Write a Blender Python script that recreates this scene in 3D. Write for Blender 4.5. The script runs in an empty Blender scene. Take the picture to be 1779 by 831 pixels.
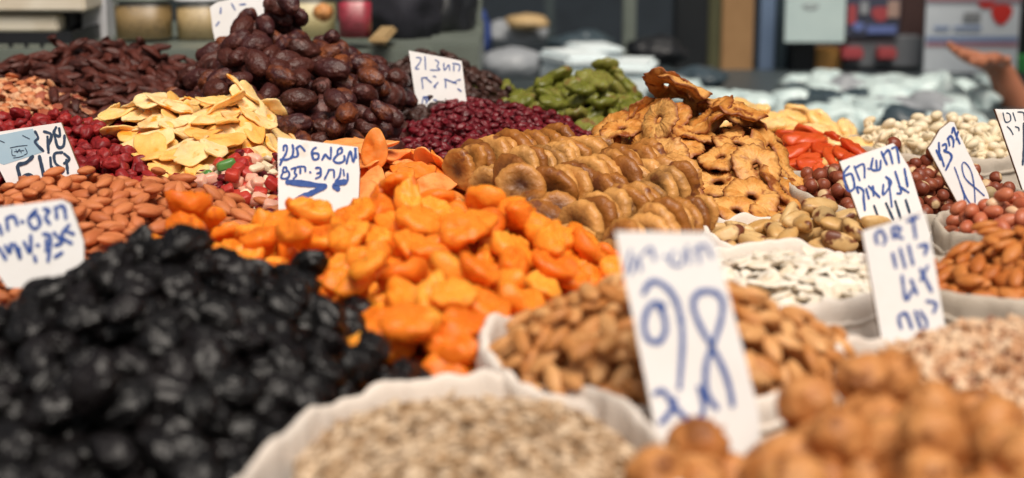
import bpy, bmesh, math, random
import numpy as np
from mathutils import Vector, Matrix, noise, Euler

random.seed(7); RNG = np.random.default_rng(7)
S = bpy.context.scene
COL = S.collection
R = math.radians

# ---------------------------------------------------------------- camera
CW, CH, F = 1779.0, 831.0, 2965.0          # photograph size, focal length in its pixels (60 mm lens)
PITCH, CAMZ = 0.2, 1.15                    # camera height above the floor; table plane is 0.85
TZ = 0.85
cam_d = bpy.data.cameras.new("camera"); cam = bpy.data.objects.new("camera", cam_d); COL.objects.link(cam)
cam_d.sensor_width = 36; cam_d.lens = 60.0; cam_d.clip_start = .05; cam_d.clip_end = 200
cam.location = (0, 0, CAMZ); cam.rotation_euler = (math.pi/2-PITCH, 0, 0)
cam_d.dof.use_dof = True; cam_d.dof.focus_distance = 1.57; cam_d.dof.aperture_fstop = 4.8
cam_d.dof.aperture_blades = 0
S.camera = cam
FW = Vector((0, math.cos(PITCH), -math.sin(PITCH))); UP = Vector((0, math.sin(PITCH), math.cos(PITCH)))
def at(px, py, d):
    """world point seen at photograph pixel (px,py) at depth d"""
    return Vector((0, 0, CAMZ)) + d*(FW + Vector(((px-CW/2)/F, 0, 0)) - UP*((py-CH/2)/F))
def proj(p):
    v = Vector(p)-Vector((0, 0, CAMZ)); d = v.dot(FW)
    return (CW/2+F*v.x/d, CH/2-F*v.dot(UP)/d, d)

# ---------------------------------------------------------------- world, sun, exposure
SUN_EL, SUN_AZ = R(58), R(165)             # azimuth measured from +Y towards +X
W = bpy.data.worlds.new("World"); S.world = W; W.use_nodes = True
wn = W.node_tree.nodes; wl = W.node_tree.links
sky = wn.new('ShaderNodeTexSky'); sky.sky_type = 'NISHITA'; sky.sun_disc = False
sky.sun_elevation = SUN_EL; sky.sun_rotation = SUN_AZ; sky.dust_density = 4.0; sky.air_density = 1.0
hs = wn.new('ShaderNodeHueSaturation'); hs.inputs['Saturation'].default_value = .2
bg = wn['Background']; bg.inputs['Strength'].default_value = .042
wl.new(sky.outputs[0], hs.inputs['Color']); wl.new(hs.outputs[0], bg.inputs[0])
sun_d = bpy.data.lights.new("sun", 'SUN'); sun_d.energy = 2.5; sun_d.angle = R(34); sun_d.color = (1, .90, .78)
sun = bpy.data.objects.new("sun", sun_d); COL.objects.link(sun)
sdir = Vector((math.sin(SUN_AZ)*math.cos(SUN_EL), math.cos(SUN_AZ)*math.cos(SUN_EL), math.sin(SUN_EL)))
sun.rotation_euler = sdir.to_track_quat('Z', 'Y').to_euler()
S.view_settings.view_transform = 'Standard'; S.view_settings.look = 'None'
S.view_settings.exposure = 0.52; S.view_settings.gamma = 1
S.render.engine = 'CYCLES'; S.cycles.use_denoising = True
S.cycles.max_bounces = 6; S.cycles.transparent_max_bounces = 8

# ---------------------------------------------------------------- materials
def lin(c):
    if isinstance(c, str):
        c = tuple(int(c[i:i+2], 16)/255 for i in (0, 2, 4))
    return tuple((v/12.92 if v <= .04045 else ((v+.055)/1.055)**2.4) for v in c)+(1,)
def mat(name, cols, rough=.5, spec=.5, sss=0, sssr=(1, .4, .15), sssc=.006, bump=.0, bscale=300, nscale=60,
        namt=.5, spots=None, coat=0, metal=0, trans=0, stretch=None, detail=4, coords='Object', rvar=.12):
    """colour ramp driven by (random per object + tint per piece) and object noise; optional spots (colour, threshold, scale)"""
    m = bpy.data.materials.new(name); m.use_nodes = True
    N = m.node_tree.nodes; L = m.node_tree.links; b = N['Principled BSDF']
    tc = N.new('ShaderNodeTexCoord'); mp = N.new('ShaderNodeMapping'); L.new(tc.outputs[coords], mp.inputs[0])
    if stretch: mp.inputs['Scale'].default_value = stretch
    oi = N.new('ShaderNodeObjectInfo'); at_ = N.new('ShaderNodeAttribute'); at_.attribute_name = 'tint'
    a1 = N.new('ShaderNodeMath'); a1.operation = 'ADD'; L.new(oi.outputs['Random'], a1.inputs[0]); L.new(at_.outputs['Fac'], a1.inputs[1])
    fr = N.new('ShaderNodeMath'); fr.operation = 'FRACT'; L.new(a1.outputs[0], fr.inputs[0])
    # the noise is 4D with w = random so that no two instances share a pattern
    nz = N.new('ShaderNodeTexNoise'); nz.noise_dimensions = '4D'; nz.inputs['Scale'].default_value = nscale
    nz.inputs['Detail'].default_value = detail; nz.inputs['Roughness'].default_value = .6
    w10 = N.new('ShaderNodeMath'); w10.operation = 'MULTIPLY'; w10.inputs[1].default_value = 37.0
    L.new(fr.outputs[0], w10.inputs[0]); L.new(w10.outputs[0], nz.inputs['W']); L.new(mp.outputs[0], nz.inputs['Vector'])
    mr = N.new('ShaderNodeMapRange'); mr.inputs['From Min'].default_value = .3; mr.inputs['From Max'].default_value = .7
    L.new(nz.outputs['Fac'], mr.inputs['Value'])
    mx = N.new('ShaderNodeMix'); mx.inputs['Factor'].default_value = namt
    L.new(fr.outputs[0], mx.inputs['A']); L.new(mr.outputs[0], mx.inputs['B'])
    rp = N.new('ShaderNodeValToRGB'); L.new(mx.outputs[0], rp.inputs[0])
    e = rp.color_ramp.elements
    for i, c in enumerate(cols):
        p = i/(max(1, len(cols)-1))
        if i < 2: e[i].position = p; e[i].color = lin(c)
        else: x = e.new(p); x.color = lin(c)
    if len(cols) == 1: e[1].color = lin(cols[0])
    if len(cols) > 2: e[1].position = 1/(len(cols)-1)
    out = rp.outputs[0]
    if spots:
        n2 = N.new('ShaderNodeTexNoise'); n2.noise_dimensions = '4D'; n2.inputs['Scale'].default_value = spots[2]; n2.inputs['Detail'].default_value = 3
        L.new(mp.outputs[0], n2.inputs['Vector']); L.new(w10.outputs[0], n2.inputs['W'])
        r2 = N.new('ShaderNodeMapRange'); r2.inputs['From Min'].default_value = spots[1]; r2.inputs['From Max'].default_value = spots[1]+.06
        L.new(n2.outputs['Fac'], r2.inputs['Value'])
        m2 = N.new('ShaderNodeMix'); m2.data_type = 'RGBA'; L.new(r2.outputs[0], m2.inputs['Factor'])
        L.new(out, m2.inputs['A']); m2.inputs['B'].default_value = lin(spots[0]); out = m2.outputs['Result']
    # painted-in part colour carried by the mesh (seed scar, nut cap, fig eye): attribute 'mark'
    am = N.new('ShaderNodeAttribute'); am.attribute_name = 'mark'
    m3 = N.new('ShaderNodeMix'); m3.data_type = 'RGBA'; L.new(am.outputs['Fac'], m3.inputs['Factor'])
    L.new(out, m3.inputs['A']); m3.inputs['B'].default_value = lin(cols[0]); out = m3.outputs['Result']
    m['mark_node'] = m3.name
    L.new(out, b.inputs['Base Color'])
    b.inputs['Roughness'].default_value = rough; b.inputs['Specular IOR Level'].default_value = spec
    if rvar:
        rr = N.new('ShaderNodeMapRange'); rr.inputs['To Min'].default_value = max(.05, rough-rvar); rr.inputs['To Max'].default_value = min(1, rough+rvar)
        L.new(nz.outputs['Fac'], rr.inputs['Value']); L.new(rr.outputs[0], b.inputs['Roughness'])
    b.inputs['Metallic'].default_value = metal; b.inputs['Coat Weight'].default_value = coat; b.inputs['Coat Roughness'].default_value = .25
    b.inputs['Transmission Weight'].default_value = trans
    if sss:
        b.inputs['Subsurface Weight'].default_value = sss; b.inputs['Subsurface Radius'].default_value = sssr; b.inputs['Subsurface Scale'].default_value = sssc
    if bump:
        n3 = N.new('ShaderNodeTexNoise'); n3.inputs['Scale'].default_value = bscale; n3.inputs['Detail'].default_value = 3
        L.new(mp.outputs[0], n3.inputs['Vector'])
        bp = N.new('ShaderNodeBump'); bp.inputs['Strength'].default_value = bump; bp.inputs['Distance'].default_value = .0015
        L.new(n3.outputs['Fac'], bp.inputs['Height']); L.new(bp.outputs[0], b.inputs['Normal'])
    return m
def mark(m, c):
    m.node_tree.nodes[m['mark_node']].inputs['B'].default_value = lin(c); return m

M = {}
M['prune'] = mat('prune_skin', ['060505', '0e0b0c', '1a1416'], rough=.36, spec=.45, bump=1.0, bscale=330, nscale=70, rvar=.16, coat=.1)
M['apricot'] = mat('apricot_flesh', ['d26012', 'e87c1e', 'f09028', 'f7ac42'], rough=.46, spec=.35, sss=.5, bump=.7, bscale=150, nscale=35, namt=.35, spots=('d46a20', .64, 60))
M['date'] = mat('date_skin', ['240e0a', '4c2218', '38161a', '945024'], rough=.46, spec=.42, bump=1.0, bscale=300, nscale=60, namt=.4, spots=('6c4640', .58, 90), coat=.05)
M['raisin'] = mat('raisin_skin', ['2a1210', '43201a', '5a2a20', '381a14'], rough=.5, spec=.35, bump=.5, bscale=350, nscale=120)
M['mango'] = mat('mango_flesh', ['eaa040', 'f2c070', 'f4d6a0', 'e89030'], rough=.5, spec=.3, sss=.25, bump=.5, bscale=200, nscale=45, namt=.35, spots=('ee9c34', .6, 60))
M['cherry'] = mat('cherry_flesh', ['5c0c12', '7c161a', '9c2624', '6c1014'], rough=.5, spec=.4, sss=.35, bump=.4, bscale=300, nscale=110)
M['flake'] = mat('flake_mix', ['a8502c', 'c87a4c', 'dcae84', '8a3820', 'b05c38'], rough=.6, bump=.3, nscale=150, namt=.3)
M['cranberry'] = mat('cranberry_skin', ['3c0810', '5c0e18', '741420', '300608'], rough=.42, spec=.4, sss=.08, sssr=(1, .1, .1), bump=.4, bscale=400, nscale=150, coat=.1)
M['currant'] = mat('currant_skin', ['241310', '3a2019', '4c2c22'], rough=.5, bump=.4, bscale=400, nscale=150)
M['kiwi'] = mat('kiwi_flesh', ['484c14', '686a24', '82803c', '5e4e1c'], rough=.35, spec=.45, sss=.25, sssr=(.5, 1, .2), bump=.4, bscale=200, nscale=60, spots=('7a5a30', .63, 60))
M['pineapple'] = mark(mat('pineapple_ring_flesh', ['a86024', 'cc863a', 'e4aa60', '84441a'], rough=.48, spec=.4, sss=.08, bump=.9, bscale=220, nscale=70, namt=.65, spots=('94501f', .60, 55)), '7c3814')
M['candied'] = mat('candied_pineapple_flesh', ['e8b060', 'f2c47c', 'f4cf90', 'e09c48'], rough=.35, sss=.3, bump=.25, nscale=60)
M['papaya'] = mat('papaya_flesh', ['b8380e', 'cc4c18', 'd86228'], rough=.4, sss=.35, bump=.25, nscale=60)
M['strip'] = mat('orange_slice_flesh', ['f07818', 'f48c34', 'f6a25c', 'ec6c1c'], rough=.42, sss=.3, bump=.3, nscale=60, bscale=240)
M['fig'] = mark(mat('fig_skin', ['643212', 'a46628', 'd89c56', '482008'], rough=.42, spec=.4, bump=.8, bscale=220, nscale=70, namt=.3, spots=('7a4424', .60, 55), stretch=(1, 1, .35)), '4c2814')
M['almond'] = mat('almond_skin', ['a85830', 'bc6c40', 'cc7c4c', '984c28'], rough=.55, spec=.35, bump=.6, bscale=420, nscale=90, stretch=(.25, 1, 1))
M['almond_b'] = mat('roasted_almond_skin', ['a8662c', 'c4844a', 'e0aa70', '945022'], rough=.5, spec=.35, bump=.6, bscale=420, nscale=90, stretch=(.25, 1, 1))
M['almond_c'] = mat('red_brown_almond_skin', ['a85c24', 'bc6c30', 'cc8040', '985020'], rough=.45, spec=.4, bump=.6, bscale=420, nscale=90, stretch=(.25, 1, 1))
M['pumpkin'] = mat('pumpkin_seed_hull', ['dccab0', 'ecdfca', 'f4ecde', 'c8ae88'], rough=.45, spec=.4, bump=.15, nscale=120)
M['hazel'] = mark(mat('hazelnut_skin', ['6c3020', '7e3c28', '904c34', '5c2618'], rough=.4, spec=.4, bump=.4, bscale=400, nscale=160, stretch=(1, 1, .3), spots=('b08060', .68, 200)), 'd8b88c')
M['hazel_pale'] = mat('skinless_hazelnut', ['dcbc88', 'e4c898'], rough=.5, bump=.2, nscale=100)
M['brazil'] = mat('brazil_nut_flesh', ['d0a468', 'dcb880', 'c49454', 'e2c490'], rough=.42, spec=.45, bump=.2, nscale=80, namt=.3, spots=('6c3820', .56, 50))
M['peanut'] = mat('peanut_skin', ['a04a30', 'b45c3e', 'c0704e', '8c3c28'], rough=.42, bump=.2, bscale=400, nscale=120)
M['peanut_pale'] = mat('skinless_peanut', ['e4b890', 'ecc8a4'], rough=.45, bump=.15)
M['pistachio'] = mark(mat('pistachio_shell', ['dcc49c', 'e8d6b4', 'ecdcc0', 'd4b88c'], rough=.5, spec=.4, bump=.15, nscale=100), '6c5c30')
M['walnut'] = mat('walnut_shell', ['9c5c2a', 'bc7a42', 'd09258', '84501f'], rough=.5, spec=.35, bump=1.0, bscale=160, nscale=80, namt=.6, spots=('8c5428', .57, 70))
M['kernel'] = mat('sunflower_kernel', ['cfb08c', 'e0c8aa', 'b89874', '98744e', 'eedac0'], rough=.55, bump=.1, nscale=200, namt=.2)
M['chopped'] = mat('chopped_nut', ['dcb088', 'e4c09c', 'ecd0b0', 'c89468', 'dcae88'], rough=.55, bump=.2, nscale=200, namt=.2)
M['chop_skin'] = mat('chopped_nut_skin', ['8c5030', '9c6040'], rough=.5)
M['mixred'] = mat('red_candied_cube', ['982028', 'b43428', 'cc4c2c'], rough=.45, sss=.3, bump=.3, nscale=100)
M['mixwhite'] = mat('white_coconut_piece', ['e0ccaa', 'ecdcc0'], rough=.5, bump=.2)
M['mixpink'] = mat('pink_candied_cube', ['e0a088', 'ecb8a0'], rough=.35, sss=.3, bump=.2)
M['mixgreen'] = mat('green_candied_piece', ['47783a', '5a8c44'], rough=.3, sss=.3)

def cloth_mat(name, c1, c2, rough=.85):
    m = mat(name, [c1, c2], rough=rough, spec=.2, nscale=14, namt=.8, rvar=0)
    N = m.node_tree.nodes; L = m.node_tree.links; b = N['Principled BSDF']
    tc = N.new('ShaderNodeTexCoord')
    hsum = None
    for ax in ('X', 'Y', 'Z'):
        w = N.new('ShaderNodeTexWave'); w.bands_direction = ax; w.inputs['Scale'].default_value = 260
        w.inputs['Distortion'].default_value = 1.5; w.inputs['Detail'].default_value = 1; w.inputs['Detail Scale'].default_value = .3
        L.new(tc.outputs['Object'], w.inputs['Vector'])
        if hsum is None: hsum = w.outputs['Fac']
        else:
            a = N.new('ShaderNodeMath'); a.operation = 'ADD'; L.new(hsum, a.inputs[0]); L.new(w.outputs['Fac'], a.inputs[1]); hsum = a.outputs[0]
    bp = N.new('ShaderNodeBump'); bp.inputs['Strength'].default_value = .25; bp.inputs['Distance'].default_value = .0008
    L.new(hsum, bp.inputs['Height']); L.new(bp.outputs[0], b.inputs['Normal'])
    b.inputs['Subsurface Weight'].default_value = .15; b.inputs['Subsurface Radius'].default_value = (1, .9, .8); b.inputs['Subsurface Scale'].default_value = .004
    return m
M['cloth'] = cloth_mat('cotton_sack_cloth', 'ddd0c4', 'ebe2d8')
M['cloth_grey'] = cloth_mat('grey_linen_cloth', 'b4a898', 'c8bcae')
M['card'] = mat('white_card', ['f4f1ee', 'fbfafa'], rough=.55, spec=.3, nscale=30, namt=.9, bump=.05, spots=('ece4da', .66, 40), coords='Object')
M['card_edge'] = mat('card_edge_brown', ['6c4a30', '8c6848'], rough=.8, nscale=60, namt=.8)
M['ink'] = mat('blue_marker_ink', ['2c4c98', '4868ac'], rough=.4, nscale=300, namt=.8)
M['ink_dark'] = mat('dark_marker_ink', ['2c3c50', '3c506c'], rough=.4, nscale=300, namt=.8)
M['sticker'] = mat('pale_blue_sticker', ['a4c4d8', 'b4d0e0'], rough=.4, nscale=30, namt=.8)
M['steel'] = mat('brushed_steel', ['8c8c88', 'a0a09c'], rough=.35, metal=.9, nscale=40, namt=.9, stretch=(.1, 1, 1))
M['table'] = mat('dark_table_board', ['3c2c20', '50402f'], rough=.6, nscale=12, namt=.9, stretch=(.1, 1, 1), bump=.2, bscale=60)

# ---------------------------------------------------------------- object helpers
def tag(o, label=None, cat=None, group=None, kind=None):
    if label: o['label'] = label
    if cat: o['category'] = cat
    if group: o['group'] = group
    if kind: o['kind'] = kind
    return o
def empty(name, loc, label, cat, group=None):
    o = bpy.data.objects.new(name, None); o.location = loc; o.empty_display_size = .02; COL.objects.link(o)
    return tag(o, label, cat, group)
def mesh_of(name, V, Fc, m, smooth=True, attrs=None):
    me = bpy.data.meshes.new(name)
    me.from_pydata([tuple(map(float, v)) for v in V], [], [tuple(map(int, f)) for f in Fc])
    if smooth: me.shade_smooth()
    for mm in (m if isinstance(m, (list, tuple)) else [m]):
        me.materials.append(mm)
    for k, a in (attrs or {}).items():
        at_ = me.attributes.new(k, 'FLOAT', 'POINT'); at_.data.foreach_set('value', np.asarray(a, dtype=np.float32))
    me.update(); return me
def fast_mesh(name, V, T, m, attrs=None):
    """all-triangle mesh straight from arrays"""
    me = bpy.data.meshes.new(name); V = np.ascontiguousarray(V, np.float32); T = np.ascontiguousarray(T, np.int32)
    me.vertices.add(len(V)); me.vertices.foreach_set('co', V.ravel())
    me.loops.add(T.size); me.loops.foreach_set('vertex_index', T.ravel())
    me.polygons.add(len(T)); me.polygons.foreach_set('loop_start', np.arange(0, T.size, 3, dtype=np.int32))
    me.update(calc_edges=True); me.shade_smooth()
    me.materials.append(m)
    for k, a in (attrs or {}).items():
        at_ = me.attributes.new(k, 'FLOAT', 'POINT'); at_.data.foreach_set('value', np.asarray(a, dtype=np.float32))
    return me
def obj(name, me, parent=None, loc=None):
    o = bpy.data.objects.new(name, me); COL.objects.link(o)
    if loc is not None: o.location = loc
    if parent:
        o.parent = parent
        o.matrix_parent_inverse = Matrix.Identity(4)
    return o
def box_geo(x0, x1, y0, y1, z0, z1, bev=0.0):
    bm = bmesh.new(); bmesh.ops.create_cube(bm, size=1)
    for v in bm.verts:
        v.co = Vector(((x0+x1)/2+v.co.x*(x1-x0), (y0+y1)/2+v.co.y*(y1-y0), (z0+z1)/2+v.co.z*(z1-z0)))
    if bev: bmesh.ops.bevel(bm, geom=bm.edges[:], offset=bev, segments=2, affect='EDGES')
    return bm
def bm_mesh(name, bm, m, smooth=False):
    me = bpy.data.meshes.new(name); bm.to_mesh(me); bm.free(); me.materials.append(m)
    if smooth: me.shade_smooth()
    return me
_ico = {}
def ico(sub):
    if sub not in _ico:
        bm = bmesh.new(); bmesh.ops.create_icosphere(bm, subdivisions=sub, radius=1)
        _ico[sub] = (np.array([v.co[:] for v in bm.verts]), np.array([[v.index for v in f.verts] for f in bm.faces])); bm.free()
    return _ico[sub]
def nz(P, sc, off):
    return np.array([noise.noise(Vector((p[0]*sc+off, p[1]*sc-off*1.7, p[2]*sc+off*.6))) for p in P])
def ridge(P, sc, off):
    return 1-2*np.abs(nz(P, sc, off))
def disc(nr, na, top=True):
    """closed disc-like shell parametrised by (radius r in 0..1, angle, side); returns r, a, side, faces"""
    rs = []; as_ = []; sd = []
    rr = [math.sin(math.pi/2*i/nr) for i in range(1, nr+1)]
    rs.append(0); as_.append(0); sd.append(1)
    for r_ in rr:
        for j in range(na): rs.append(r_); as_.append(2*math.pi*j/na); sd.append(1)
    for r_ in reversed(rr[:-1]):
        for j in range(na): rs.append(r_); as_.append(2*math.pi*j/na); sd.append(-1)
    rs.append(0); as_.append(0); sd.append(-1)
    T = []
    rings = 2*nr-1
    for j in range(na): T.append((0, 1+j, 1+(j+1) % na))
    for k in range(rings-1):
        for j in range(na):
            a = 1+k*na+j; b = 1+k*na+(j+1) % na; c = a+na; d = b+na
            T.append((a, c, b)); T.append((b, c, d))
    last = len(rs)-1; k0 = 1+(rings-1)*na
    for j in range(na): T.append((last, k0+(j+1) % na, k0+j))
    return np.array(rs), np.array(as_), np.array(sd), np.array(T)

# ---------------------------------------------------------------- fruit and nut shapes; each returns V, T, mark
def shape(kind, hi, s):
    rd = random.Random(hash((kind, s)) & 0xffff if False else s*131+len(kind)*17)
    o = rd.uniform(-50, 50); mk = None
    a, b, c = KIND[kind]['dim']
    P, T = ico(4 if hi and kind in ('prune', 'walnut', 'date') else (3 if hi else 2 if kind in ('prune','date','walnut','apricot') else 1))
    P = P.copy()
    if kind == 'prune':
        q = P+.35*np.stack([nz(P, 1.2, o+20), nz(P, 1.2, o+30), nz(P, 1.2, o+40)], 1)
        r = .96+.30*nz(P, 1.0, o)+.22*ridge(q, 1.5, o)+.17*ridge(q, 3.0, o+3)+.09*ridge(q, 6.5, o+7)
        V = P*r[:, None]*np.array([a, b, c])*.92
    elif kind == 'date':
        r = 1+.12*nz(P, 1.3, o)+.08*ridge(P*np.array([.6, 1, 1]), 2.0, o)+.05*ridge(P*np.array([.35, 1, 1]), 5.5, o)+.02*ridge(P*np.array([.5, 1, 1]), 10, o)
        V = P*r[:, None]*np.array([a, b, c]); V[:, 1] *= 1-.12*P[:, 0]
    elif kind in ('raisin', 'currant', 'cranberry', 'cherry'):
        r = .95+.38*nz(P, 1.2, o)+.22*ridge(P, 1.9, o)+.16*ridge(P, 3.8, o)
        V = P*r[:, None]*np.array([a, b, c])*.9
        if kind == 'raisin': V[:, 2] += (V[:, 0]/a)**2*c*rd.uniform(-.6, .8)
    elif kind in ('apricot', 'papaya', 'kiwi', 'candied'):
        rr_, an, sd, T = disc(6 if hi else 3, 28 if hi else 12)
        lob = 1+.06*np.sin(an*2+o)+.05*np.sin(an*3+2*o)+.02*np.sin(an*7+o)
        x = rr_*np.cos(an)*lob; y = rr_*np.sin(an)*lob
        th = np.sqrt(np.clip(1-rr_**2.6, 0, 1))
        Q = np.stack([x, y, sd*th], 1)
        dim = rd.uniform(.1, .6) if kind == 'apricot' else .2
        z = sd*th*c*(1+.35*nz(Q, 1.6, o))-dim*c*np.exp(-(rr_/.45)**2)*sd*(1 if kind == 'apricot' else .5)
        z += c*.5*nz(Q*np.array([1, 1, .2]), 2.2, o+5)
        z += c*.22*ridge(Q, 2.4, o+1)*(sd > 0)+c*.10*ridge(Q, 6, o+4)
        x *= a; y *= b
        k = rd.uniform(-.5, 1.0)*(12 if kind == 'apricot' else 4)   # curl
        z += k*(x*x)*(.03/a)+rd.uniform(-6, 6)*y*y*(.03/a)
        if kind == 'apricot' and s % 3 == 0: y *= .72; z *= 1.25
        V = np.stack([x, y, z], 1)
    elif kind == 'strip':
        rr_, an, sd, T = disc(5 if hi else 3, 28 if hi else 12)
        x = rr_*np.cos(an); y = rr_*np.sin(an)*(1-.25*x)
        z = sd*np.sqrt(np.clip(1-rr_**3, 0, 1))*c+.004*nz(np.stack([x, y, x*0], 1), 1.6, o)
        V = np.stack([x*a, y*b, z+x*x*.004*rd.uniform(-1, 2)], 1)
    elif kind == 'mango':
        rr_, an, sd, T = disc(7 if hi else 4, 32 if hi else 14)
        lob = 1+.10*np.sin(an*2+o)+.08*np.sin(an*3+2.3*o)+.05*np.sin(an*4+1.3*o)+.015*np.sin(an*9+o)
        x = rr_*np.cos(an)*lob; y = rr_*np.sin(an)*lob
        th = np.sqrt(np.clip(1-rr_**8, 0, 1))
        Q = np.stack([x, y, x*0], 1)
        z = sd*th*c+.0035*nz(Q, 1.3, o)+.0008*nz(Q, 4, o+9)
        cu = rd.uniform(1, 9); ca = rd.uniform(0, math.pi)
        x = x*a; y = y*b; t = x*math.cos(ca)+y*math.sin(ca)
        V = np.stack([x, y, z+cu*t*t-.003], 1)
    elif kind == 'pineapple':
        na, nr = (64, 14) if hi else (22, 7)
        V = []; T = []; mk = []
        ho = rd.uniform(.13, .22)
        for i in range(na):
            t = 2*math.pi*i/na
            ou = 1+.09*noise.noise(Vector((math.cos(t)*1.5+o, math.sin(t)*1.5, 0)))+.025*math.sin(t*21+o)+.10*noise.noise(Vector((math.cos(t)*6+o, math.sin(t)*6, 3)))
            hi_ = ho*(1+.25*noise.noise(Vector((math.cos(t)*1.6+o, math.sin(t)*1.6, 9))))
            for j in range(nr):
                u = 2*math.pi*j/nr; q = .5-.5*math.cos(u)   # 0 inner .. 1 outer
                rad = hi_+(ou-hi_)*q
                th = c*(.5+.5*math.sin(math.pi*min(1, q*1.05))**.5)*math.copysign(1, math.sin(u))*abs(math.sin(u))**.45
                rdg = c*.30*math.sin(t*26+3*noise.noise(Vector((t, q*2, o))))*math.sin(math.pi*q)*(1 if math.sin(u) > 0 else -1)
                wav = a*(.30*noise.noise(Vector((math.cos(t)*1.2+o, math.sin(t)*1.2, 1)))*q+.10*noise.noise(Vector((math.cos(t)*3+o, math.sin(t)*3, q*2)))*q)
                if q < .2: wav -= c*.3
                V.append((rad*a*math.cos(t), rad*b*math.sin(t), th+rdg+wav))
                mk.append(max(0, min(1, (q-.80)*5))*.85 + (0.8 if q < .08 else 0)+max(0, .5*math.sin(t*26+3*noise.noise(Vector((t, q*2, o))))*-1)*.45*q)
        for i in range(na):
            for j in range(nr):
                A = i*nr+j; B = i*nr+(j+1) % nr; C = ((i+1) % na)*nr+j; D = ((i+1) % na)*nr+(j+1) % nr
                T.append((A, C, B)); T.append((B, C, D))
        V = np.array(V); T = np.array(T)
    elif kind == 'fig':
        rr_, an, sd, T = disc(8 if hi else 4, 40 if hi else 14)
        lob = 1+.07*np.sin(an*2+o)+.05*np.sin(an*3+2*o)+.025*np.sin(an*13+o)+.015*np.sin(an*23+o)
        crk = 1+.05*ridge(np.stack([np.cos(an)*3, np.sin(an)*3, sd*np.sqrt(np.clip(1-rr_**2, 0, 1))*.3], 1), 1.3, o)
        x = rr_*np.cos(an)*lob*crk; y = rr_*np.sin(an)*lob*crk
        th = np.clip(1-rr_**4, 0, 1)**.5
        Q = np.stack([x, y, sd*1.0], 1)
        th = np.clip(1-rr_**7, 0, 1)**.5
        z = sd*th*c*(.85+.2*rr_**2-.28*np.exp(-(rr_/.3)**2)+.22*nz(Q, 4.5, o+3)*(1-rr_))+c*.10*np.sin(an*17+5*nz(Q, 1, o))*rr_**2*th*sd+c*.22*nz(Q, 1.5, o)+c*.1*nz(Q, 3.5, o)
        V = np.stack([x*a, y*b, z], 1)
        mk = np.clip(1.15-rr_*1.45, 0, 1)*(sd*0+1)
        mk = np.clip(mk+.4*np.clip(nz(Q, 3, o), 0, 1)*np.clip(1.1-rr_, 0, 1), 0, 1)
    elif kind.startswith('almond'):
        V = P*np.array([a, b, c]); t = P[:, 0]
        w = np.where(t > 0, 1-.38*t**2, 1-.06*t**2); V[:, 1] *= w; V[:, 2] *= w
        V[:, 1] *= 1+.02*np.sin(np.arctan2(P[:, 2], P[:, 1])*9+o); V[:, 2] *= 1+.06*nz(P, 1.6, o)
        V[:, 1] += .05*a*nz(P, 1.2, o)
    elif kind == 'pumpkin':
        rr_, an, sd, T = disc(5 if hi else 2, 22 if hi else 10)
        x = rr_*np.cos(an); y = rr_*np.sin(an)*np.where(np.cos(an) > 0, 1-.35*(rr_*np.cos(an))**2, 1)
        th = np.sqrt(np.clip(1-rr_**2, 0, 1)); th = np.where((rr_ > .8) & (rr_ < .99), th*1.15, th)
        V = np.stack([x*a, y*b, sd*th*c+.0008*nz(np.stack([x, y, x*0], 1), 1.5, o)], 1)
    elif kind in ('hazel', 'hazel_pale'):
        V = P*np.array([a, b, c])*(1+.05*nz(P, 1.6, o))[:, None]
        V[:, 2] = np.where(P[:, 2] > .6, V[:, 2]*1.06, V[:, 2]); V[:, 2] = np.where(P[:, 2] < -.8, V[:, 2]*.9, V[:, 2])
        mk = np.clip((-P[:, 2]-.72)*9+.8*nz(P, 4, o), 0, 1)
    elif kind == 'brazil':
        an = np.arctan2(P[:, 2], P[:, 1]); w = 1+.13*np.cos(3*an+o)
        V = P*np.array([a, b, c]); V[:, 1] *= w; V[:, 2] *= w
        V *= (1+.06*nz(P, 1.8, o))[:, None]; V[:, 2] += .09*a*(P[:, 0]**2)
    elif kind in ('peanut', 'peanut_pale'):
        V = P*np.array([a, b, c])*(1+.05*nz(P, 1.6, o))[:, None]; V[:, 1:] *= (1-.12*P[:, 0])[:, None]
    elif kind == 'pistachio':
        V = P*np.array([a, b, c]); V[:, 1:] *= (1-.15*P[:, 0])[:, None]
        sl = np.exp(-(P[:, 1]/.14)**2)*(P[:, 2] > 0)*np.clip(P[:, 0]+.7, 0, 1)
        V[:, 2] *= 1-.28*sl; mk = np.clip(sl*1.3-.25, 0, 1)
    elif kind == 'walnut':
        an = np.arctan2(P[:, 2], P[:, 1])
        r = 1+.10*nz(P, 1.5, o)+.085*ridge(P, 2.8, o)+.05*ridge(P, 6, o+2)
        r += .07*np.exp(-(P[:, 2]/.07)**2)-.04*np.exp(-((np.abs(P[:, 2])-.16)/.06)**2)
        V = P*r[:, None]*np.array([a, b, c]); V[:, 0] = np.where(P[:, 0] > .8, V[:, 0]*1.05, V[:, 0])
    elif kind == 'kernel':
        V = P*np.array([a, b, c]); V[:, 1] *= 1-.45*P[:, 0]
    elif kind in ('mixred', 'mixpink', 'chopped', 'chop_skin', 'mixwhite', 'mixgreen'):
        Q = np.sign(P)*np.abs(P)**(.55 if kind.startswith('mix') else .8); Q /= np.abs(Q).max()
        V = Q*np.array([a, b, c])*(1+.16*nz(P, 1.6, o))[:, None]
    elif kind == 'flake':
        Q = P.copy(); V = Q*np.array([a, b, c])*(1+.25*nz(P, 1.7, o))[:, None]; V[:, 2] += .0012*nz(P, 1.5, o+2)+V[:, 0]**2*18*rd.uniform(-1, 1)
    else:
        V = P*np.array([a, b, c])
    sc = rd.uniform(.9, 1.1); V = V*sc
    if mk is None: mk = np.zeros(len(V))
    return V, T, np.asarray(mk)

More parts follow.
